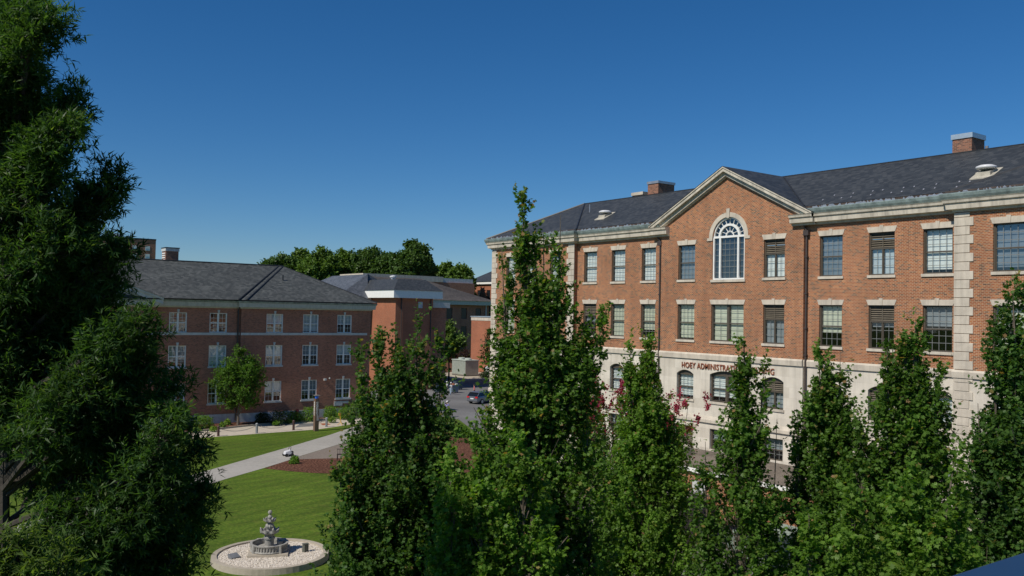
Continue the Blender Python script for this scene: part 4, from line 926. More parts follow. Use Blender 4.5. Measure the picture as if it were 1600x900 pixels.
M['slab'] = plain('dark_slab', (.16, .165, .17), .5, var=.2)
M['greenblock'] = plain('mossy_block', (.10, .105, .085), .9, var=.4, ns_=14)
p = gnd(366, 870, .25); rbox(q, p.x, p.y, .19, .26, .22, .17, .2, .12); o = q.build('plaque_stone', M['slab']); tag(o, 'flat dark grey tilted slab lying on the white pebbles left of the fountain', 'plaque')
p = gnd(477, 862, .2); q = MB(); rbox(q, p.x, p.y, .19, .55, .12, .09, .3); q.box(p.x-.14, p.x+.14, p.y-.1, p.y+.1, .55, .585); o = q.build('stone_block', M['greenblock'], bevel=.008); tag(o, 'small dark mossy upright block on the pebbles right of the fountain', 'stone block')
p = gnd(429, 864, .25); q = MB(); q.lathe([(.12, 0), (.14, .1), (.15, .24), (.16, .28), (.11, .28), (.1, .2), (.01, .2)], (ax_+.48, ay_-.1, .41), 14); o = q.build('stone_pot', M['fountain'], smooth=True); tag(o, 'small round grey stone pot inside the fountain basin', 'pot')

# ================================================================== walkway furniture
def bollard(px, py, m, label):
    p = gnd(px, py); o = thing('bollard', label, 'bollard', (p.x, p.y, 0), 'short posts carrying a chain along the walkway')
    q = MB(); q.lathe([(.13, 0), (.13, .05), (.11, .06), (.11, .80)], (p.x, p.y, 0), 12); q.build('post', M[m], o)
    q = MB(); q.lathe([(.13, .80), (.13, .86), (.08, .92), (.01, .94)], (p.x, p.y, 0), 12); q.build('cap', M[m], o); return p
M['bol_brown'] = plain('brown_post', (.075, .035, .03), .6); M['bol_grey'] = plain('grey_post', (.26, .27, .28), .6)
bp = [bollard(341, 681.5, 'bol_brown', 'dark brown chain post on the lawn edge, left of the small tree'), bollard(401, 677, 'bol_grey', 'grey chain post just right of the small tree'),
      bollard(458.6, 672, 'bol_brown', 'dark brown chain post in front of the red standpipe'), bollard(510, 667, 'bol_grey', 'pale grey chain post right of the tall brown call pillar')]
for (a, b), lb in zip(zip(bp, bp[1:]), ('sagging chain between the left brown post and the grey post', 'sagging chain between the grey post and the second brown post', 'sagging chain running from the second brown post past the call pillar')):
    q = MB(); n = 26
    pts = [a.lerp(b, t/n)+Vector((0, 0, .72-.38*(1-(2*t/n-1)**2))) for t in range(n+1)]
    q.tube(pts, .022, 5); o = q.build('chain', M['slab']); tag(o, lb, 'chain', 'sagging chains along the walkway')
# call pillar
p = gnd(493.5, 673.5); o = thing('call_pillar', 'tall brown emergency call pillar with white lettering and blue lamp on the lawn edge', 'call pillar', (p.x, p.y, 0))
M['pillar'] = plain('pillar_brown', (.15, .095, .065), .5, var=.08); M['bluelamp'] = plain('blue_lamp', (.02, .16, .75), .3)
q = MB(); q.box(p.x-.2, p.x+.2, p.y-.2, p.y+.2, 0, 3.05); q.build('post', M['pillar'], o, bevel=.01)
q = MB(); q.lathe([(.13, 3.05), (.16, 3.1), (.16, 3.28), (.13, 3.32)], (p.x, p.y, 0), 14); q.build('lamp', M['bluelamp'], o)
q = MB(); q.box(p.x-.24, p.x+.24, p.y-.24, p.y+.24, 3.32, 3.38); q.build('cap', M['metal'], o)
q = MB(); q.box(p.x-.03, p.x+.15, p.y-.24, p.y-.2, 1.0, 1.45); q.build('call_box', M['metal'], o)
for mf in (lambda x, y, e: (p.x-.201-e, p.y+.11-y, 2.75-x), lambda x, y, e: (p.x-.11+y, p.y-.201-e, 2.75-x)):
    text_mesh('EMERGENCY', 1.3, .20, mf, .01, .02, 1.05).build('lettering', M['white'], o, fix=False)
# red standpipe, yellow stand
M['redpaint'] = plain('red_paint', (.30, .04, .03), .5); M['yellow'] = plain('yellow_paint', (.62, .36, .03), .5)
p = gnd(464, 659.5); o = thing('standpipe', 'dark red standpipe in front of the clipped bushes', 'standpipe', (p.x, p.y, 0))
q = MB(); q.lathe([(.16, 0), (.12, .05), (.12, .95), (.17, .97), (.17, 1.05), (.12, 1.18), (.03, 1.22)], (p.x, p.y, .1), 12); q.build('body', M['redpaint'], o)
for s in (-1, 1): q = MB(); q.tube([(p.x, p.y, .85), (p.x+s*.2, p.y, .85)], [.07, .08], 8); q.build('outlet', M['redpaint'], o)
p = gnd(532.5, 664.5); o = thing('caution_stand', 'slim yellow stand with splayed feet on the tan walkway', 'stand', (p.x, p.y, 0))
q = MB(); q.tube([(p.x, p.y, .3), (p.x-.12, p.y, 1.15)], .05, 8); q.build('pole', M['yellow'], o)
q = MB(); q.box(p.x-.24, p.x-.02, p.y-.04, p.y+.04, .95, 1.22); q.build('head', M['yellow'], o)
for a in (.4, 2.5, 4.6): q = MB(); q.tube([(p.x, p.y, .32), (p.x+.34*math.cos(a), p.y+.34*math.sin(a), .02)], .025, 6); q.build('leg', M['yellow'], o)
# little wheeled machine on the diagonal path
M['black'] = plain('black_plastic', (.02, .02, .022), .4); M['greyw'] = plain('pale_shell', (.62, .62, .64), .35)
p = gnd(450, 713); o = thing('wheeled_robot', 'small white and black wheeled machine on the diagonal concrete path', 'robot', (p.x, p.y, 0), rz=0)
q = MB(); q.hexa([(p.x-.33, p.y-.24, .16), (p.x+.30, p.y-.24, .16), (p.x+.30, p.y+.24, .16), (p.x-.33, p.y+.24, .16), (p.x-.27, p.y-.2, .40), (p.x+.22, p.y-.2, .52), (p.x+.22, p.y+.2, .52), (p.x-.27, p.y+.2, .40)]); q.build('body', M['greyw'], o, bevel=.04)
q = MB(); q.box(p.x+.10, p.x+.36, p.y-.22, p.y+.22, .14, .40); q.build('rear_box', M['black'], o, bevel=.02)
q = MB(); q.tube([(p.x+.1, p.y-.18, .48), (p.x+.16, p.y-.18, .74), (p.x+.16, p.y+.18, .74), (p.x+.1, p.y+.18, .48)], .02, 6); q.build('handle', M['black'], o)
for sx in (-.22, .24):
    for sy in (-.26, .26): q = MB(); q.tube([(p.x+sx, p.y+sy-.04, .13), (p.x+sx, p.y+sy+.04, .13)], .13, 14); q.build('wheel', M['black'], o)
# bench
M['benchwood'] = plain('bench_metal', (.045, .035, .032), .5)
p = gnd(526, 720); o = thing('park_bench', 'dark slatted bench on the terrace beside the mulch bed', 'bench', (p.x+.8, p.y-.2, 0))
bd0 = Vector((.86, -.5, 0)).normalized(); bn = Vector((-bd0.y, bd0.x, 0)); b0 = Vector((p.x, p.y, 0))
def bpnt(s, d, z): v = b0+bd0*s+bn*d; return (v.x, v.y, z)
q = MB()
for i in range(4): q.hexa([bpnt(0, .08+i*.11, .43), bpnt(1.7, .08+i*.11, .43), bpnt(1.7, .16+i*.11, .43), bpnt(0, .16+i*.11, .43), bpnt(0, .08+i*.11, .46), bpnt(1.7, .08+i*.11, .46), bpnt(1.7, .16+i*.11, .46), bpnt(0, .16+i*.11, .46)])
q.build('seat', M['benchwood'], o)
q = MB()
for i in range(14): q.tube([bpnt(.06+i*.12, .02, .5), bpnt(.06+i*.12, -.06, .9)], .015, 5)
q.tube([bpnt(0, -.06, .9), bpnt(1.7, -.06, .9)], .025, 6); q.tube([bpnt(0, .02, .5), bpnt(1.7, .02, .5)], .02, 6); q.build('backrest', M['benchwood'], o)
for s in (.03, 1.67):
    for d in (.02, .48): q = MB(); q.tube([bpnt(s, d, 0), bpnt(s, d, .45 if d > .1 else .52)], .025, 6); q.build('leg', M['benchwood'], o)

# ================================================================== car park
M['carpaint'] = plain('silver_car_paint', (.26, .28, .31), .28, .7, var=.03); M['carglass'] = plain('car_glass', (.01, .012, .015), .06); M['tyre'] = plain('tyre', (.015, .015, .015), .8)
M['taillight'] = plain('tail_light', (.45, .01, .01), .25); M['plate'] = plain('number_plate', (.6, .6, .62), .5)
def car(px, py, az):
    p = gnd(px, py); a = R(az); fwd_ = Vector((math.sin(a), math.cos(a), 0)); lft = Vector((-fwd_.y, fwd_.x, 0))
    o = thing('parked_car', 'silver grey hatchback parked in the car park, seen from behind', 'car', (p.x, p.y, 0))
    P = lambda l, y, z: tuple(p+fwd_*l+lft*y+Vector((0, 0, z)))
    # body cross-sections along the length: (l, halfwidth, z_low, z_belt)
    st = [(-.02, .78, .45, .86), (.12, .88, .30, .98), (.6, .91, .26, 1.0), (1.5, .92, .24, .98), (2.6, .92, .24, .96), (3.4, .91, .25, .92), (4.1, .86, .28, .80), (4.35, .70, .38, .64)]
    vs = []; fs_ = []
    for l, hw_, zl_, zb in st:
        for y, z in ((-hw_*.9, zl_), (-hw_, zl_+.18), (-hw_, zb-.15), (-hw_*.93, zb), (hw_*.93, zb), (hw_, zb-.15), (hw_, zl_+.18), (hw_*.9, zl_)): vs.append(P(l, y, z))
    for i in range(len(st)-1):
        for k in range(8): fs_.append((i*8+k, i*8+(k+1) % 8, (i+1)*8+(k+1) % 8, (i+1)*8+k))
    fs_ += [tuple(range(8)), tuple(range((len(st)-1)*8, len(st)*8))]
    q = MB(); q.mesh(vs, fs_); body = q.build('body', M['carpaint'], o, smooth=False, bevel=.03)
    gh = [(.10, .78, 1.0, 1.0), (.55, .72, 1.0, 1.42), (1.2, .68, 1.0, 1.5), (2.2, .67, 1.0, 1.48), (3.15, .78, .95, .97)]
    q = MB(); vs = []
    for l, hw_, zl_, zt in gh:
        for y, z in ((-.84, zl_-.04), (-hw_, zt), (hw_, zt), (.84, zl_-.04)): vs.append(P(l, y, z))
    fs_ = []
    for i in range(len(gh)-1):
        for k in range(4): fs_.append((i*4+k, i*4+(k+1) % 4, (i+1)*4+(k+1) % 4, (i+1)*4+k))
    fs_ += [(0, 1, 2, 3), (16, 17, 18, 19)]; q.mesh(vs, fs_); q.build('windows', M['carglass'], o)
    q = MB(); q.hexa([P(.42, -.74, 1.40), P(2.25, -.69, 1.47), P(2.25, .69, 1.47), P(.42, .74, 1.40), P(.38, -.72, 1.46), P(2.2, -.66, 1.53), P(2.2, .66, 1.53), P(.38, .72, 1.46)]); q.build('roof', M['carpaint'], o, bevel=.02)
    q = MB()
    for y in (-1, 1):
        q.tube([P(.06, y*.80, 1.0), P(.48, y*.74, 1.44)], .045, 6); q.tube([P(3.1, y*.8, .98), P(2.25, y*.69, 1.49)], .035, 6); q.tube([P(1.55, y*.86, .98), P(1.5, y*.71, 1.48)], .035, 6)
    q.build('pillar', M['carpaint'], o)
    for l in (.85, 3.5):
        for y in (-.86, .86):
            q = MB(); q.tube([P(l, y-.1, .33), P(l, y+.1, .33)], .33, 20); wh = q.build('wheel', M['tyre'], o)
            q = MB(); s = 1 if y > 0 else -1; q.tube([P(l, y+s*.09, .33), P(l, y+s*.112, .33)], .21, 16); q.build('rim', M['metal'], wh)
    for y in (-.66, .66): q = MB(); q.hexa([P(-.045, y-.20, .78), P(.12, y-.2, .78), P(.12, y+.2, .78), P(-.045, y+.2, .78), P(.01, y-.19, .95), P(.14, y-.19, .95), P(.14, y+.19, .95), P(.01, y+.19, .95)]); q.build('tail_light', M['taillight'], o)
    q = MB(); q.hexa([P(-.06, -.26, .62), P(.02, -.26, .62), P(.02, .26, .62), P(-.06, .26, .62), P(-.04, -.26, .76), P(.02, -.26, .76), P(.02, .26, .76), P(-.04, .26, .76)]); q.build('number_plate', M['plate'], o)
    q = MB(); q.hexa([P(-.08, -.82, .36), P(.2, -.88, .36), P(.2, .88, .36), P(-.08, .82, .36), P(-.08, -.82, .56), P(.2, -.88, .56), P(.2, .88, .56), P(-.08, .82, .56)]); q.build('bumper', M['carpaint'], o, bevel=.03)
    return o
car(737.5, 631.5, 72)
# people
M['skin'] = plain('skin', (.42, .24, .16), .6, var=.03); M['hair'] = plain('hair', (.03, .02, .015), .7)
def person(px, py, shirt, trousers, label, az, hat=None, lean=0, reach=0):
    p = gnd(px, py); o = thing('person', label, 'person', (p.x, p.y, 0))
    a = R(az); f = Vector((math.sin(a), math.cos(a), 0)); l = Vector((-f.y, f.x, 0))
    J = lambda fx_, ly, z: f*fx_+l*ly+Vector((0, 0, z))
    pts = [(J(0, 0, .95), .13), (J(.02, 0, 1.15), .125), (J(.03+lean, 0, 1.38), .135), (J(.04+lean, 0, 1.49), .055), (J(.05+lean, 0, 1.57), .085), (J(.06+lean, 0, 1.66), .095), (J(.05+lean, 0, 1.73), .06),
           (J(.0, .10, .90), .10), (J(.10, .10, .50), .065), (J(.02, .10, .09), .042), (J(.17, .11, .04), .035),
           (J(.0, -.10, .90), .10), (J(-.02, -.10, .50), .065), (J(-.20, -.10, .10), .042), (J(-.07, -.11, .04), .035),
           (J(.03+lean, .19, 1.40), .06), (J(.0+lean, .25, 1.14), .042), (J(.16+reach, .22, .94+reach*.8), .032), (J(.22+reach, .21, .90+reach*.8), .035),
           (J(.03+lean, -.19, 1.40), .06), (J(-.02+lean, -.25, 1.14), .042), (J(.08+reach, -.24, .92+reach*.8), .032), (J(.13+reach, -.23, .87+reach*.8), .035)]
    ed = [(0, 1), (1, 2), (2, 3), (3, 4), (4, 5), (5, 6), (0, 7), (7, 8), (8, 9), (9, 10), (0, 11), (11, 12), (12, 13), (13, 14), (2, 15), (15, 16), (16, 17), (17, 18), (2, 19), (19, 20), (20, 21), (21, 22)]
    me = bpy.data.meshes.new('body'); me.from_pydata([x[0] for x in pts], ed, []); to = bpy.data.objects.new('tmp', me); col.objects.link(to)
    sk = to.modifiers.new('s', 'SKIN'); ss = to.modifiers.new('u', 'SUBSURF'); ss.levels = 1
    for i, (c, r_) in enumerate(pts): me.skin_vertices[0].data[i].radius = (r_, r_)
    me.skin_vertices[0].data[0].use_root = True
    bpy.context.view_layer.update()
    m2 = bpy.data.meshes.new_from_object(to.evaluated_get(bpy.context.evaluated_depsgraph_get())); bpy.data.objects.remove(to)
    m2.materials.clear()
    for q in (shirt, trousers, M['skin'], M['black']): m2.materials.append(q)
    for pl_ in m2.polygons:
        z = pl_.center.z; r_ = math.hypot(pl_.center.x, pl_.center.y)
        pl_.material_index = 2 if z > 1.47 else (3 if z < .08 else (1 if z < .98 and abs(pl_.center.dot(l)) < .19 else (2 if abs(pl_.center.dot(l)) > .19 and z < 1.2 else 0)))
        pl_.use_smooth = True
    ob = bpy.data.objects.new('body', m2); col.objects.link(ob); ob.parent = o
    h = J(.04+lean, 0, 1.70); q = MB(); q.lathe([(.10, -.06), (.112, .0), (.09, .06), (.03, .10)], tuple(h+p), 12); q.build('hat' if hat else 'hair', hat or M['hair'], o, smooth=True)
    return o
cl = lambda n, c: plain(n, c, .85, var=.1)
person(741, 621, cl('pink_shirt', (.50, .14, .14)), cl('dark_shorts', (.05, .05, .07)), 'person in a pink red shirt walking behind the silver hatchback', 300)
person(704, 617.5, cl('white_shirt', (.6, .62, .66)), cl('light_jeans', (.30, .40, .50)), 'person in white shirt and light jeans standing at the loaded grey bin', 80, hat=cl('white_cap', (.7, .7, .7)), reach=.15)
person(697.5, 616, cl('grey_shirt', (.55, .55, .58)), cl('blue_trousers', (.06, .09, .16)), 'person in pale top and dark blue trousers left of the loaded bin', 100, hat=cl('white_hat', (.7, .7, .68)))
person(698, 652, cl('lilac_shirt', (.20, .19, .38)), cl('grey_trousers', (.22, .20, .20)), 'person in lilac top with white cap near the tree by the car park', 60, hat=cl('pale_cap', (.75, .75, .75)))
# wheeled bins
M['bin'] = plain('grey_blue_bin', (.17, .21, .26), .5, var=.1); M['bin_dark'] = plain('dark_blue_bin', (.06, .09, .12), .5, var=.1)
def bin_(px, py, m, label, w_=1.1, h=1.0, d=.8):
    p = gnd(px, py); o = thing('wheeled_bin', label, 'bin', (p.x, p.y, 0), 'large wheeled bins in the car park', rz=0)
    x, y = p.x, p.y
    q = MB(); q.hexa([(x-w_*.44, y-d*.42, .16), (x+w_*.44, y-d*.42, .16), (x+w_*.44, y+d*.42, .16), (x-w_*.44, y+d*.42, .16), (x-w_*.5, y-d*.5, h), (x+w_*.5, y-d*.5, h), (x+w_*.5, y+d*.5, h), (x-w_*.5, y+d*.5, h)])
    for i in range(5): q.box(x-w_*.42+i*w_*.2, x-w_*.42+i*w_*.2+.04, y-d*.5-.0, y-d*.42+.0, .3, h-.1)
    q.build('tub', m, o)
    q = MB(); q.box(x-w_*.53, x+w_*.53, y-d*.53, y-d*.46, h, h+.06); q.box(x-w_*.53, x+w_*.53, y+d*.46, y+d*.53, h, h+.06); q.box(x-w_*.53, x-w_*.46, y-d*.46, y+d*.46, h, h+.06); q.box(x+w_*.46, x+w_*.53, y-d*.46, y+d*.46, h, h+.06); q.build('rim', m, o)
    for sx in (-.36, .36):
        for sy in (-.3, .3): q = MB(); q.tube([(x+sx*w_, y+sy*d-.03, .08), (x+sx*w_, y+sy*d+.03, .08)], .08, 10); q.build('wheel', M['tyre'], o)
    return p, h
p, h = bin_(709, 614, M['bin'], 'grey blue wheeled bin heaped with orange and white belongings', 1.15, 1.1, .9)
rd = random.Random(8); q = MB()
for i in range(12): rbox(q, p.x+rd.uniform(-.35, .35), p.y+rd.uniform(-.3, .3), h-.1, h+rd.uniform(.05, .32), rd.uniform(.1, .2), rd.uniform(.08, .18), rd.uniform(0, 3), mi=i % 3)
o = q.build('belongings', [cl('orange_bag', (.45, .16, .07)), cl('white_bag', (.6, .58, .55)), cl('brown_box', (.3, .14, .09))], bevel=.02); tag(o, 'heap of orange, white and brown bags piled in the grey blue bin', 'bags')
bin_(715.5, 609, M['bin_dark'], 'darker wheeled bin standing empty behind the loaded one', 1.2, 1.25, .9)
bin_(686, 614, M['bin_dark'], 'teal dark wheeled bin mostly hidden behind the maple leaves', 1.2, 1.0, .9)
# big air handling unit on the hard standing
o = thing('air_handling_unit', 'large pale green grey ribbed cooling unit on the hard standing beside the windowless block', 'cooling unit', (84.8, 129.8, .2))
M['ahu'] = plain('pale_green_metal', (.42, .47, .42), .6, var=.08); M['ahu_shade'] = plain('shaded_unit_metal', (.30, .28, .24), .6, var=.1)  # second, darker metal carries the shade of the south side and fin gaps
q = MB(); q.box(83.7, 86.4, 127.6, 132.0, .35, 2.9); q.build('cabinet', M['ahu_shade'], o)
q = MB()
for i in range(22): q.box(83.62, 83.698, 127.68+i*.196, 127.68+i*.196+.11, .5, 2.8)
q.build('fins', M['ahu'], o)
q = MB(); q.box(83.6, 86.5, 127.5, 132.1, 2.9, 3.02); q.build('top_panel', M['ahu'], o)
for y in (128.8, 130.9): q = MB(); q.lathe([(.6, 0), (.62, .25), (.5, .3), (.05, .28)], (85.0, y, 3.02), 16); q.build('fan', M['ahu'], o)
q = MB(); q.box(83.7, 86.4, 127.6, 132, .2, .35); q.build('skid', M['flash'], o)
o = thing('utility_cabinet', 'small pale green utility cabinet at the foot of the sunlit block', 'cabinet', (88.5, 127, .2))
q = MB(); q.box(87.8, 89.4, 126.3, 127.8, .2, 1.5); q.build('housing', M['ahu'], o)
q = MB(); q.prism([(87.7, 126.2, 1.5), (89.5, 126.2, 1.5), (89.5, 127.9, 1.5), (87.7, 127.9, 1.5)], [(88.2, 126.7, 1.95), (89.0, 126.7, 1.95), (89.0, 127.4, 1.95), (88.2, 127.4, 1.95)]); q.build('lid', M['plinth'], o)

# ================================================================== service yard glimpses
M['skip'] = plain('pale_green_skip', (.27, .33, .27), .6, var=.15, streak=.25)
o = thing('waste_skip', 'pale green open waste skip below the annex between the maples', 'skip', (34.1, 25.9, 0))
q = MB(); q.hexa([(32.6, 24.9, .1), (35.6, 24.9, .1), (35.6, 26.9, .1), (32.6, 26.9, .1), (32.2, 24.8, 1.5), (36.0, 24.8, 1.5), (36.0, 27.0, 1.5), (32.2, 27.0, 1.5)]); q.build('tub', M['skip'], o)
q = MB()
for i in range(5): q.box(32.8+i*.65, 32.9+i*.65, 24.76, 24.84, .3, 1.45)
q.box(32.1, 36.1, 24.7, 24.8, 1.45, 1.56); q.build('rib', M['skip'], o)
M['fencewood'] = plain('weathered_board', (.16, .13, .10), .9, var=.3, ns_=3, streak=.35)
o = thing('board_fence', 'weathered upright board fence screening the service yard', 'fence', (31, 29.6, 0))
q = MB()
for i in range(26): q.box(29.4+i*.16, 29.4+i*.16+.14, 29.6, 29.63, .05, 1.95+.03*(i % 3))
q.build('boards', M['fencewood'], o)
for i in range(3): q = MB(); q.box(29.4+i*2.0, 29.52+i*2.0, 29.64, 29.76, 0, 2.05); q.build('post', M['fencewood'], o)
q = MB(); q.box(29.4, 33.5, 29.632, 29.68, .4, .5); q.box(29.4, 33.5, 29.632, 29.68, 1.5, 1.6); q.build('rail', M['fencewood'], o)
o = thing('steel_container', 'dark grey steel container with pale lid edge behind the maples', 'container', (36.3, 33.6, 0))
q = MB(); q.box(35.4, 37.4, 32.6, 34.8, .1, 1.55); q.build('body', M['slab'], o)
q = MB(); q.box(35.3, 37.5, 32.5, 34.9, 1.55, 1.66); q.build('lid', M['metal'], o)

# ================================================================== viewing deck rail
o = thing('deck_railing', 'dark blue painted steel rail crossing the bottom right corner', 'railing', (2, 1.0, 9.85))
M['blue'] = plain('blue_rail_paint', (.010, .040, .10), .42, var=.08)
q = MB(); q.box(-6, 14, .86, 1.03, 10.85, 10.915); q.build('top_rail', M['blue'], o, bevel=.008)
q = MB(); q.box(-6, 14, .91, .97, 9.98, 10.03); q.build('bottom_rail', M['blue'], o)
for i in range(9): q = MB(); q.box(-5.9+i*2.45, -5.82+i*2.45, .9, .98, 9.85, 10.85); q.build('post', M['blue'], o)
q = MB(); q.box(-8, 16, -14, 1.15, 9.55, 9.85); q.box(-8, 16, -13.7, .9, 0, 9.55); o = q.build('parking_deck', M['kerb']); tag(o, 'concrete deck carrying the dark blue rail', 'deck')

# ================================================================== planting by the dormitory
def bushpx(px, pyb, wpx, hpx, kind, label, cat='bush', boxy=.6, grp='clipped bushes along the dormitory wall', seed=1, n=1500, size=.11, z=.1):
    p = gnd(px, pyb, z); D = (p-Vector((0, 0, HC))).dot(fw); s = D/FP
    mats = {'h': [M['maple_bright']], 'd': [M['hedge_dark']], 'o': [M['hosta']], 'p': [M['purple']], 'g': [M['far_leaf2']], 'r': [M['hedge'], M['redflower']]}[kind]
    if cat == 'bush': wpx *= 1.15
    return bush('clipped_bush' if cat == 'bush' else cat.replace(' ', '_'), label, cat, p, wpx*s/2, wpx*s/2, hpx*s, mats, n, size, grp, seed, boxy)
for i, (px, pb, wp_, hp_, k, lb) in enumerate([
    (317.5, 669, 24, 20, 'h', 'yellow green clipped bush left of the basement grille'), (410.5, 661, 17, 16, 'd', 'dark square clipped bush, smallest of the two in the shade of the small tree'),  # tree shade is put into the dark leaf colour of these two
    (437, 662, 23, 21, 'd', 'dark round clipped bush, larger of the two in the shade of the small tree'), (461, 658, 18, 16, 'h', 'clipped bush behind the red standpipe'),
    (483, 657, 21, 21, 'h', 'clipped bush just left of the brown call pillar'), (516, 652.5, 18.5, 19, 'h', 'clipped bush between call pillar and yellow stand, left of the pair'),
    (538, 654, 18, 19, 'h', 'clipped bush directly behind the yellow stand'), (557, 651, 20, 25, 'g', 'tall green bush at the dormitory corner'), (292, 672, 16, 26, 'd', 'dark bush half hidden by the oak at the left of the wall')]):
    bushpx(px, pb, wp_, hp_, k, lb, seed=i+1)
for i, (px, pb, wp_, hp_, k, lb) in enumerate([(334, 673, 11, 5.5, 'o', 'low lime green hosta at the bed kerb behind the brown post'), (307, 674.5, 12, 6, 'o', 'low pale hosta at the left end of the bed'),
    (347, 668, 9, 8, 'o', 'leafy green plant just left of the small tree'), (355, 664, 10, 9, 'o', 'light feathery plant next to the small tree trunk'), (431, 664, 10, 5, 'h', 'low plant under the dark round bush'),
    (518, 659, 14, 7, 'o', 'low pale plant on the bed kerb right of the call pillar'), (451, 661, 10, 5, 'h', 'low plant left of the red standpipe')]):
    bushpx(px, pb, wp_, hp_, k, lb, 'low plant', 0, 'low leafy plants along the bed kerb', 20+i, 300, .14)
bushpx(460, 724, 15, 11, 'h', 'small rounded golden green shrub at the tip of the mulch bed', 'shrub', 0, None, 41, 900, .10, .02)
bushpx(668, 656, 22, 16, 'r', 'shrub with bright red flowers glimpsed between the maples', 'flowering shrub', 0, None, 42, 900, .13, .0)
bushpx(720, 683, 26, 20, 'h', 'pale green shrub beside the traffic island', 'shrub', 0, None, 43, 1200, .16, .0)
bushpx(700, 672, 20, 26, 'g', 'loose green shrub at the car park edge', 'shrub', 0, None, 44, 1200, .16, .0)
for i, (px, pb, wp_, hp_, k, lb) in enumerate([(707, 566, 16, 16, 'p', 'reddish purple shrub left in the bank behind the cooling unit'), (728, 556, 28, 24, 'p', 'dark purple shrub against the shaded hall'), (700, 578, 22, 16, 'h', 'olive shrub left of the cooling unit'),
    (718, 572, 16, 12, 'h', 'olive shrub above the cooling unit'), (724, 570, 9, 9, 'o', 'bright lime shrub above the cooling unit'), (733, 566, 16, 14, 'p', 'purple shrub by the block corner'), (722, 560, 12, 9, 'o', 'lime green shrub in the middle of the bank'), (734, 558, 14, 14, 'g', 'green shrub touching the block corner')]):
    p = at(px, pb, 172); s = 172/FP; p.z = max(min(p.z, .8+(p.y-139)*.0947), 0)
    zb = p.z; mats = {'h': [M['hedge']], 'o': [M['hosta']], 'p': [M['purple']], 'g': [M['far_leaf2']]}[k]
    bush('bank_shrub', lb, 'shrub', (p.x, p.y, zb), wp_*s/2, wp_*s/2, hp_*s, mats, 900, .28, 'shrubs on the bank behind the cooling unit', 60+i, .2)
q = MB(); q.prism([(78, 137, 0), (91.8, 137, 0), (91.8, 160, 0), (74, 160, 0)], [(79, 139, .8), (91.8, 139, .8), (91.8, 158, 2.6), (76, 158, 2.6)]); struct('planted_bank', q, M['mulch'])
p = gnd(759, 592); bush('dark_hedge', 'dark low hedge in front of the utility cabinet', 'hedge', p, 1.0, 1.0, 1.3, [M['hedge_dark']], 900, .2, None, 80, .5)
# ================================================================== trees
def tree_px(name, label, base_px, D, L, leaf, size, mats, wood, **k):
    b = at(base_px, 900, D); b = Vector((b.x, b.y, 0)); LL = []
    for (xb, yb, xt, yt, r_, n, *dd) in L:
        d_ = dd[0] if dd else 0; LL.append((at(xb, yb, D+d_), at(xt, yt, D+d_), r_, n))
    return make_tree(name, label, 'tree', b, LL, leaf, size, mats, wood, **k)
# small round tree in front of the dormitory
p = gnd(372, 664, .1)
make_tree('lawn_tree', 'small round-crowned tree in front of the dormitory wall', 'tree', p, [(p+Vector((-.1, 0, 2.0)), p+Vector((.1, 0, 7.1)), 1.35, 80), (p+Vector((.9, -.3, 1.9)), p+Vector((1.1, -.3, 5.9)), 1.1, 60), (p+Vector((-1.0, .2, 1.7)), p+Vector((-.9, .2, 5.6)), 1.1, 60), (p+Vector((.2, -.9, 1.9)), p+Vector((.2, -.8, 5.4)), 1.0, 40), (p+Vector((-2.0, 0, 3.6)), p+Vector((-1.6, .2, 5.2)), .6, 16), (p+Vector((1.9, 0, 3.6)), p+Vector((1.7, .2, 5.4)), .6, 16)], BLOB, .18, [M['maple']], M['bark'], trunk_r=.12, nshoot=8, nleaf=6, crad=.45, seed=31, young=0, shape='dome')
# far trees
def far_tree(px, pyt, D, wpx, label, mat, seed, n=420, size=.72):
    t = at(px, pyt, D); s = D/FP; b = Vector((t.x, t.y, 0)); r_ = wpx*s/2; rd = random.Random(seed); L = [(Vector((b.x, b.y, t.z-r_*1.7)), Vector((b.x, b.y, t.z)), r_*.66, n//5)]
    for i in range(9):
        a = i*2.4+seed; k_ = rd.uniform(.45, .72); hh = t.z-r_*rd.uniform(.12, .9); q_ = r_*rd.uniform(.40, .58)
        x, y = b.x+r_*k_*math.cos(a), b.y+r_*k_*math.sin(a); L.append((Vector((x, y, hh-q_*2.3)), Vector((x, y, hh)), q_, n//9))
    L.append((Vector((b.x, b.y, t.z*.25)), Vector((b.x, b.y, t.z-r_)), r_*.95, n//3))
    return make_tree('broadleaf_tree', label, 'tree', b, L, BLOB, size, [mat], M['bark_dark'], trunk_r=.35, nshoot=11, nleaf=6, crad=r_*.17, slen=.75, seed=seed, group='trees rising behind the dormitory roofs', twig=False, shape='dome')
for i, (px, py, D, w_, lb, m_) in enumerate([
    (438, 401, 205, 52, 'dark far tree, leftmost over the dormitory roof', 'far_leaf'), (468, 393, 215, 56, 'far tree with olive green crown, second from the left', 'far_leaf2'), (500, 390, 200, 66, 'broad far tree with a bare stem showing, left of centre', 'far_leaf2'),
    (537, 394, 210, 60, 'rounded far tree right of the broad one', 'far_leaf2'), (581, 390, 205, 56, 'far tree with stepped crown behind the slate wing', 'far_leaf'), (612, 397, 200, 48, 'lower far tree left of the tallest crown', 'far_leaf'),
    (643, 380, 190, 56, 'tallest far tree with feathery dark crown', 'far_leaf'), (663, 402, 195, 32, 'small far tree at the right foot of the tallest', 'far_leaf'), (697, 413, 210, 40, 'far tree rising left of the orange hall', 'far_leaf2'), (720, 417, 205, 44, 'rounded far tree beside the orange hall roof', 'far_leaf2'), (560, 402, 225, 50, 'far crown filling the dip between two taller trees', 'far_leaf'),
    (420, 409, 230, 30, 'thin far tree peeping over the dormitory ridge', 'far_leaf')]):
    far_tree(px, py+3, D+55, w_, lb, M[m_], 100+i)
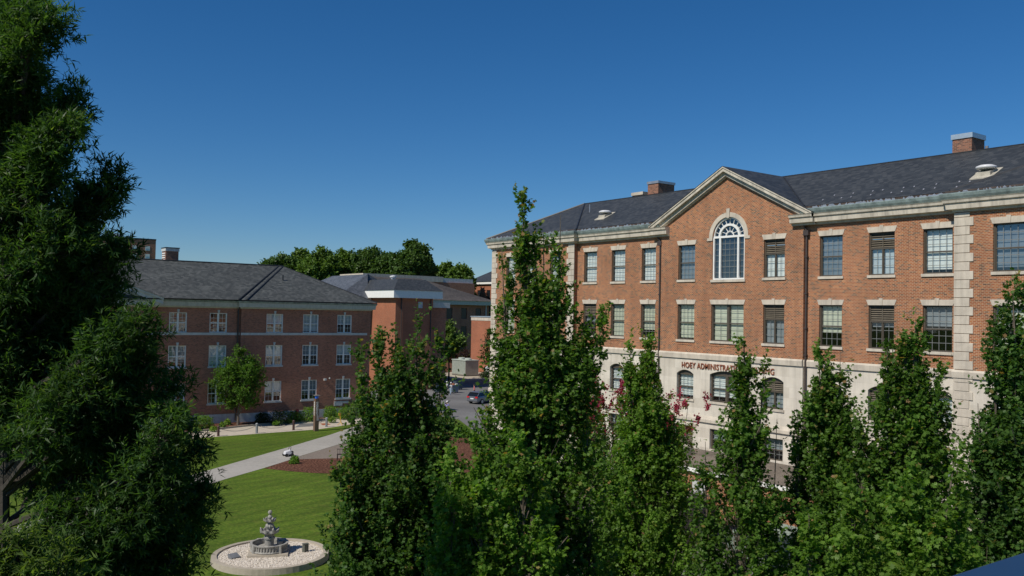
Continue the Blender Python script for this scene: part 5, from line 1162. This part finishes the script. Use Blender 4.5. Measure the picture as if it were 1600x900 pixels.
# trees on the bank and beside the block
b = at(702, 575, 142); make_tree('bank_tree', 'bright green layered tree in front of the shaded hall', 'tree', (b.x, b.y, 0), [(at(702, 560, 142), at(700, 502, 142), 1.9, 70), (at(712, 550, 142), at(713, 520, 142), 1.5, 40)], BLOB, .4, [M['far_leaf2']], M['bark_dark'], trunk_r=.15, nshoot=8, nleaf=5, slen=.7, crad=.5, seed=130, peak=.5)
b = at(771, 590, 140); make_tree('sparse_conifer', 'thin dark conifer against the sunlit brick block', 'tree', (b.x, b.y, 0), [(at(772, 590, 140), at(770, 505, 140), 1.9, 110)], BLOB, .3, [M['hedge_dark']], M['bark_dark'], trunk_r=.12, nshoot=6, nleaf=5, slen=.8, crad=.25, seed=131, upb=.2)
# crape myrtles
for j, (px, yt, D, lb) in enumerate([(926, 596, 45, 'pink flowering tree against the limestone base, left of the narrow maple'), (1034, 618, 44, 'pink flowering tree right of the narrow maple, dimmer blossoms')]):
    t = at(px, yt, D); b = Vector((t.x, t.y, 0))
    L = [(Vector((b.x+dx, b.y+dy, 2)), Vector((b.x+dx*1.7, b.y+dy*1.7, t.z-dz)), .75, 34) for dx, dy, dz in ((0, 0, 0), (.7, -.4, .5), (-.6, .6, .3), (.3, .8, 1.2), (-.5, -.7, .9))]
    tr = make_tree('crape_myrtle', lb, 'tree', b, L, BLOB, .13, [M['maple_bright'], M['pink']], M['bark'], trunk_r=.08, nshoot=8, nleaf=8, crad=.3, young=.5, seed=140+j, peak=.6, group='crape myrtles at the foot of the main building')
    C_ = np.array([list(l[1]) for l in L]); rng = np.random.default_rng(150+j)
    C2 = np.concatenate([C_+np.array([0, 0, -.25])+rng.normal(size=C_.shape)*np.array([.42, .42, .6]) for _ in range(11-4*j)]); O2 = unit(rng.normal(size=C2.shape)+np.array([0, 0, 1.0]))
    P, A, Nn, S, ym = spray(C2, np.full(len(C2), .16), 8, 9, .24, .12, O2, 0, 0)
    leaves('blossom', P, A, Nn, S, BLOB, [M['pink']], np.zeros(len(P), int), tr, b)
# the row of young maples
mp = dict(leaf=MAPLE, wood=M['bark'], size=.108, nshoot=8, nleaf=10, slen=.36, crad=.34, vert=.95, upb=1.25, peak=.16, sprigs=22)
MG = 'young columnar maples in a row below the deck'
tree_px('maple_tree', 'dark green maple left of centre, beside the fountain lawn', 618, 27, [
    (645, 900, 655, 504, .95, 150), (600, 850, 590, 514, .50, 60), (572, 800, 563, 546, .42, 36), (610, 1150, 622, 540, 2.1, 330), (590, 1100, 530, 740, 1.2, 120, -1), (680, 800, 690, 540, .5, 45), (665, 1100, 676, 640, 1.1, 120), (560, 950, 548, 630, .6, 50)],
    mats=[M['maple_dark'], M['maple_young']], young=.26, group=MG, seed=11, **mp)
tree_px('maple_tree', 'tallest maple in the centre with a spire reaching above the roofline', 845, 25, [
    (828, 700, 816, 296, .55, 76), (852, 640, 849, 364, .42, 40), (868, 680, 876, 336, .50, 60), (796, 680, 784, 388, .42, 42), (836, 1000, 832, 372, 1.15, 185), (875, 700, 914, 500, .5, 40), (900, 650, 949, 480, .32, 22),
    (840, 1200, 830, 440, 2.6, 350), (775, 1150, 765, 640, 1.1, 110), (925, 1150, 915, 610, 1.0, 95)],
    mats=[M['maple'], M['maple_young']], young=.26, group=MG, seed=12, trunk_r=.15, **mp)
tree_px('maple_tree', 'low bright green maple in front of the foot of the tallest one', 770, 22, [
    (765, 1200, 748, 660, 1.3, 150), (835, 1200, 812, 690, 1.5, 170), (712, 1150, 703, 705, 1.1, 110)], mats=[M['maple_bright'], M['maple_young']], young=.10, group=MG, seed=13, **dict(mp, sprigs=3))
tree_px('maple_tree', 'slender maple hiding the left part of the limestone base', 1010, 33, [
    (992, 760, 984, 536, .48, 46), (1014, 780, 1013, 518, .62, 80), (1010, 1050, 1008, 560, 2.0, 290), (1048, 1000, 1054, 640, .8, 75), (955, 1050, 955, 700, 1.2, 120)],
    mats=[M['maple_bright'], M['maple_young']], young=.14, group=MG, seed=14, **mp)
tree_px('maple_tree', 'thin airy maple covering part of the bronze lettering', 1155, 26, [
    (1160, 800, 1163, 526, .30, 34), (1178, 800, 1194, 566, .24, 18), (1150, 1150, 1156, 570, 1.45, 185), (1108, 1050, 1102, 690, .6, 45), (1200, 1050, 1214, 655, .5, 32)],
    mats=[M['maple'], M['maple_young']], young=.14, group=MG, seed=15, **dict(mp, sprigs=7))
tree_px('maple_tree', 'double-topped maple right of the thin airy one', 1290, 27, [
    (1286, 850, 1280, 538, .50, 60), (1308, 850, 1313, 550, .45, 48), (1290, 1150, 1292, 560, 1.7, 220), (1252, 1100, 1246, 650, .7, 60), (1330, 1100, 1328, 650, .8, 70)],
    mats=[M['maple'], M['maple_young']], young=.16, group=MG, seed=16, **mp)
tree_px('maple_tree', 'broad maple with one dark spire before the quoined corner', 1415, 25, [
    (1430, 850, 1431, 490, .62, 90), (1390, 850, 1386, 546, .48, 50), (1455, 800, 1468, 564, .40, 36), (1412, 1150, 1415, 540, 2.1, 330), (1350, 1150, 1345, 660, 1.1, 120), (1470, 1100, 1476, 730, .8, 60)],
    mats=[M['maple'], M['maple_young']], young=.12, group=MG, seed=17, **mp)
tree_px('maple_tree', 'dense dark maple cut by the right edge', 1600, 22.5, [
    (1586, 900, 1582, 450, .75, 110), (1562, 850, 1552, 518, .5, 60), (1604, 1150, 1604, 470, 1.8, 280), (1542, 1000, 1528, 630, .55, 65), (1650, 1100, 1650, 470, 1.2, 140)],
    mats=[M['maple_dark'], M['maple_young']], young=.08, group=MG, seed=18, **mp)
tree_px('maple_tree', 'low sunny light green maple in front at lower right', 1420, 19, [
    (1500, 1150, 1492, 712, .7, 100), (1425, 1200, 1425, 745, 1.15, 180), (1345, 1200, 1330, 780, 1.0, 130), (1270, 1150, 1264, 805, .65, 75)],
    mats=[M['maple_bright'], M['maple_young']], young=.05, group=MG, seed=19, **mp)
# willow oak at the left
ok_tips = [(84, 22, .42), (55, 8, .40), (18, 2, .45), (132, 150, .50), (118, 205, .42), (60, 120, .6), (182, 282, .48), (160, 318, .45), (100, 250, .6), (188, 384, .40), (190, 440, .42), (140, 400, .6), (232, 505, .42), (236, 565, .45), (180, 500, .6),
    (284, 600, .42), (278, 655, .45), (215, 610, .65), (318, 700, .34), (330, 770, .40), (275, 755, .55), (305, 850, .5), (20, 180, .7), (40, 330, .8), (120, 360, .7), (30, 450, .9), (130, 480, .8), (60, 560, .9), (160, 600, .9), (20, 570, .6), (100, 600, .6), (200, 690, .8), (190, 790, .6), (240, 840, .65), (-60, 260, .9), (-90, 440, .9), (-40, 100, .7)]
OK_L = []
rdo = random.Random(77)
for i, (tx, ty, r_) in enumerate(ok_tips):
    k_ = .4 if ty < 60 else 1
    for j in range(2):                      # a main bough and a thinner companion
        dx = (rdo.uniform(70, 135) if tx > 0 else 20)*k_; dz = rdo.uniform(45, 110); rr_ = r_*(.62 if j == 0 else .42)
        ox, oy = (0, 0) if j == 0 else (rdo.uniform(-45, -12), rdo.uniform(20, 60)); dd_ = -.9+.6*(i % 4)+j*.5
        OK_L.append((tx+ox-dx, ty+oy+dz, tx+ox, ty+oy, rr_, int(120*rr_+60*rr_*rr_+8), dd_))
OK_L += [(25, 700, 30, 120, .7, 130), (190, 1150, 190, 600, .7, 80), (60, 700, 55, 380, 1.1, 150, .6)]
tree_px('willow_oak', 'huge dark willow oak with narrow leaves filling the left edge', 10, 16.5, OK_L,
    leaf=OAKL, size=.145, mats=[M['oak'], M['oak_young_lit']], wood=M['bark_dark'], young=.05, seed=21, nshoot=8, nleaf=11, slen=.22, crad=.26, trunk_r=.16, droop=.1, upb=.5, shape='dome', tuft=True)
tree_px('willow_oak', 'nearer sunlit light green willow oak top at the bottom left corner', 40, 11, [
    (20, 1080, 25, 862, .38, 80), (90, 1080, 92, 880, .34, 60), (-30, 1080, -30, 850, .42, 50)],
    leaf=OAKL, size=.14, mats=[M['oak_young_lit'], M['oak_young_lit']], wood=M['bark_dark'], young=.3, seed=22, nshoot=7, nleaf=11, slen=.2, crad=.22, trunk_r=.12, tuft=True, shape='dome')  # paler leaf colour also carries the sunlight on this crown
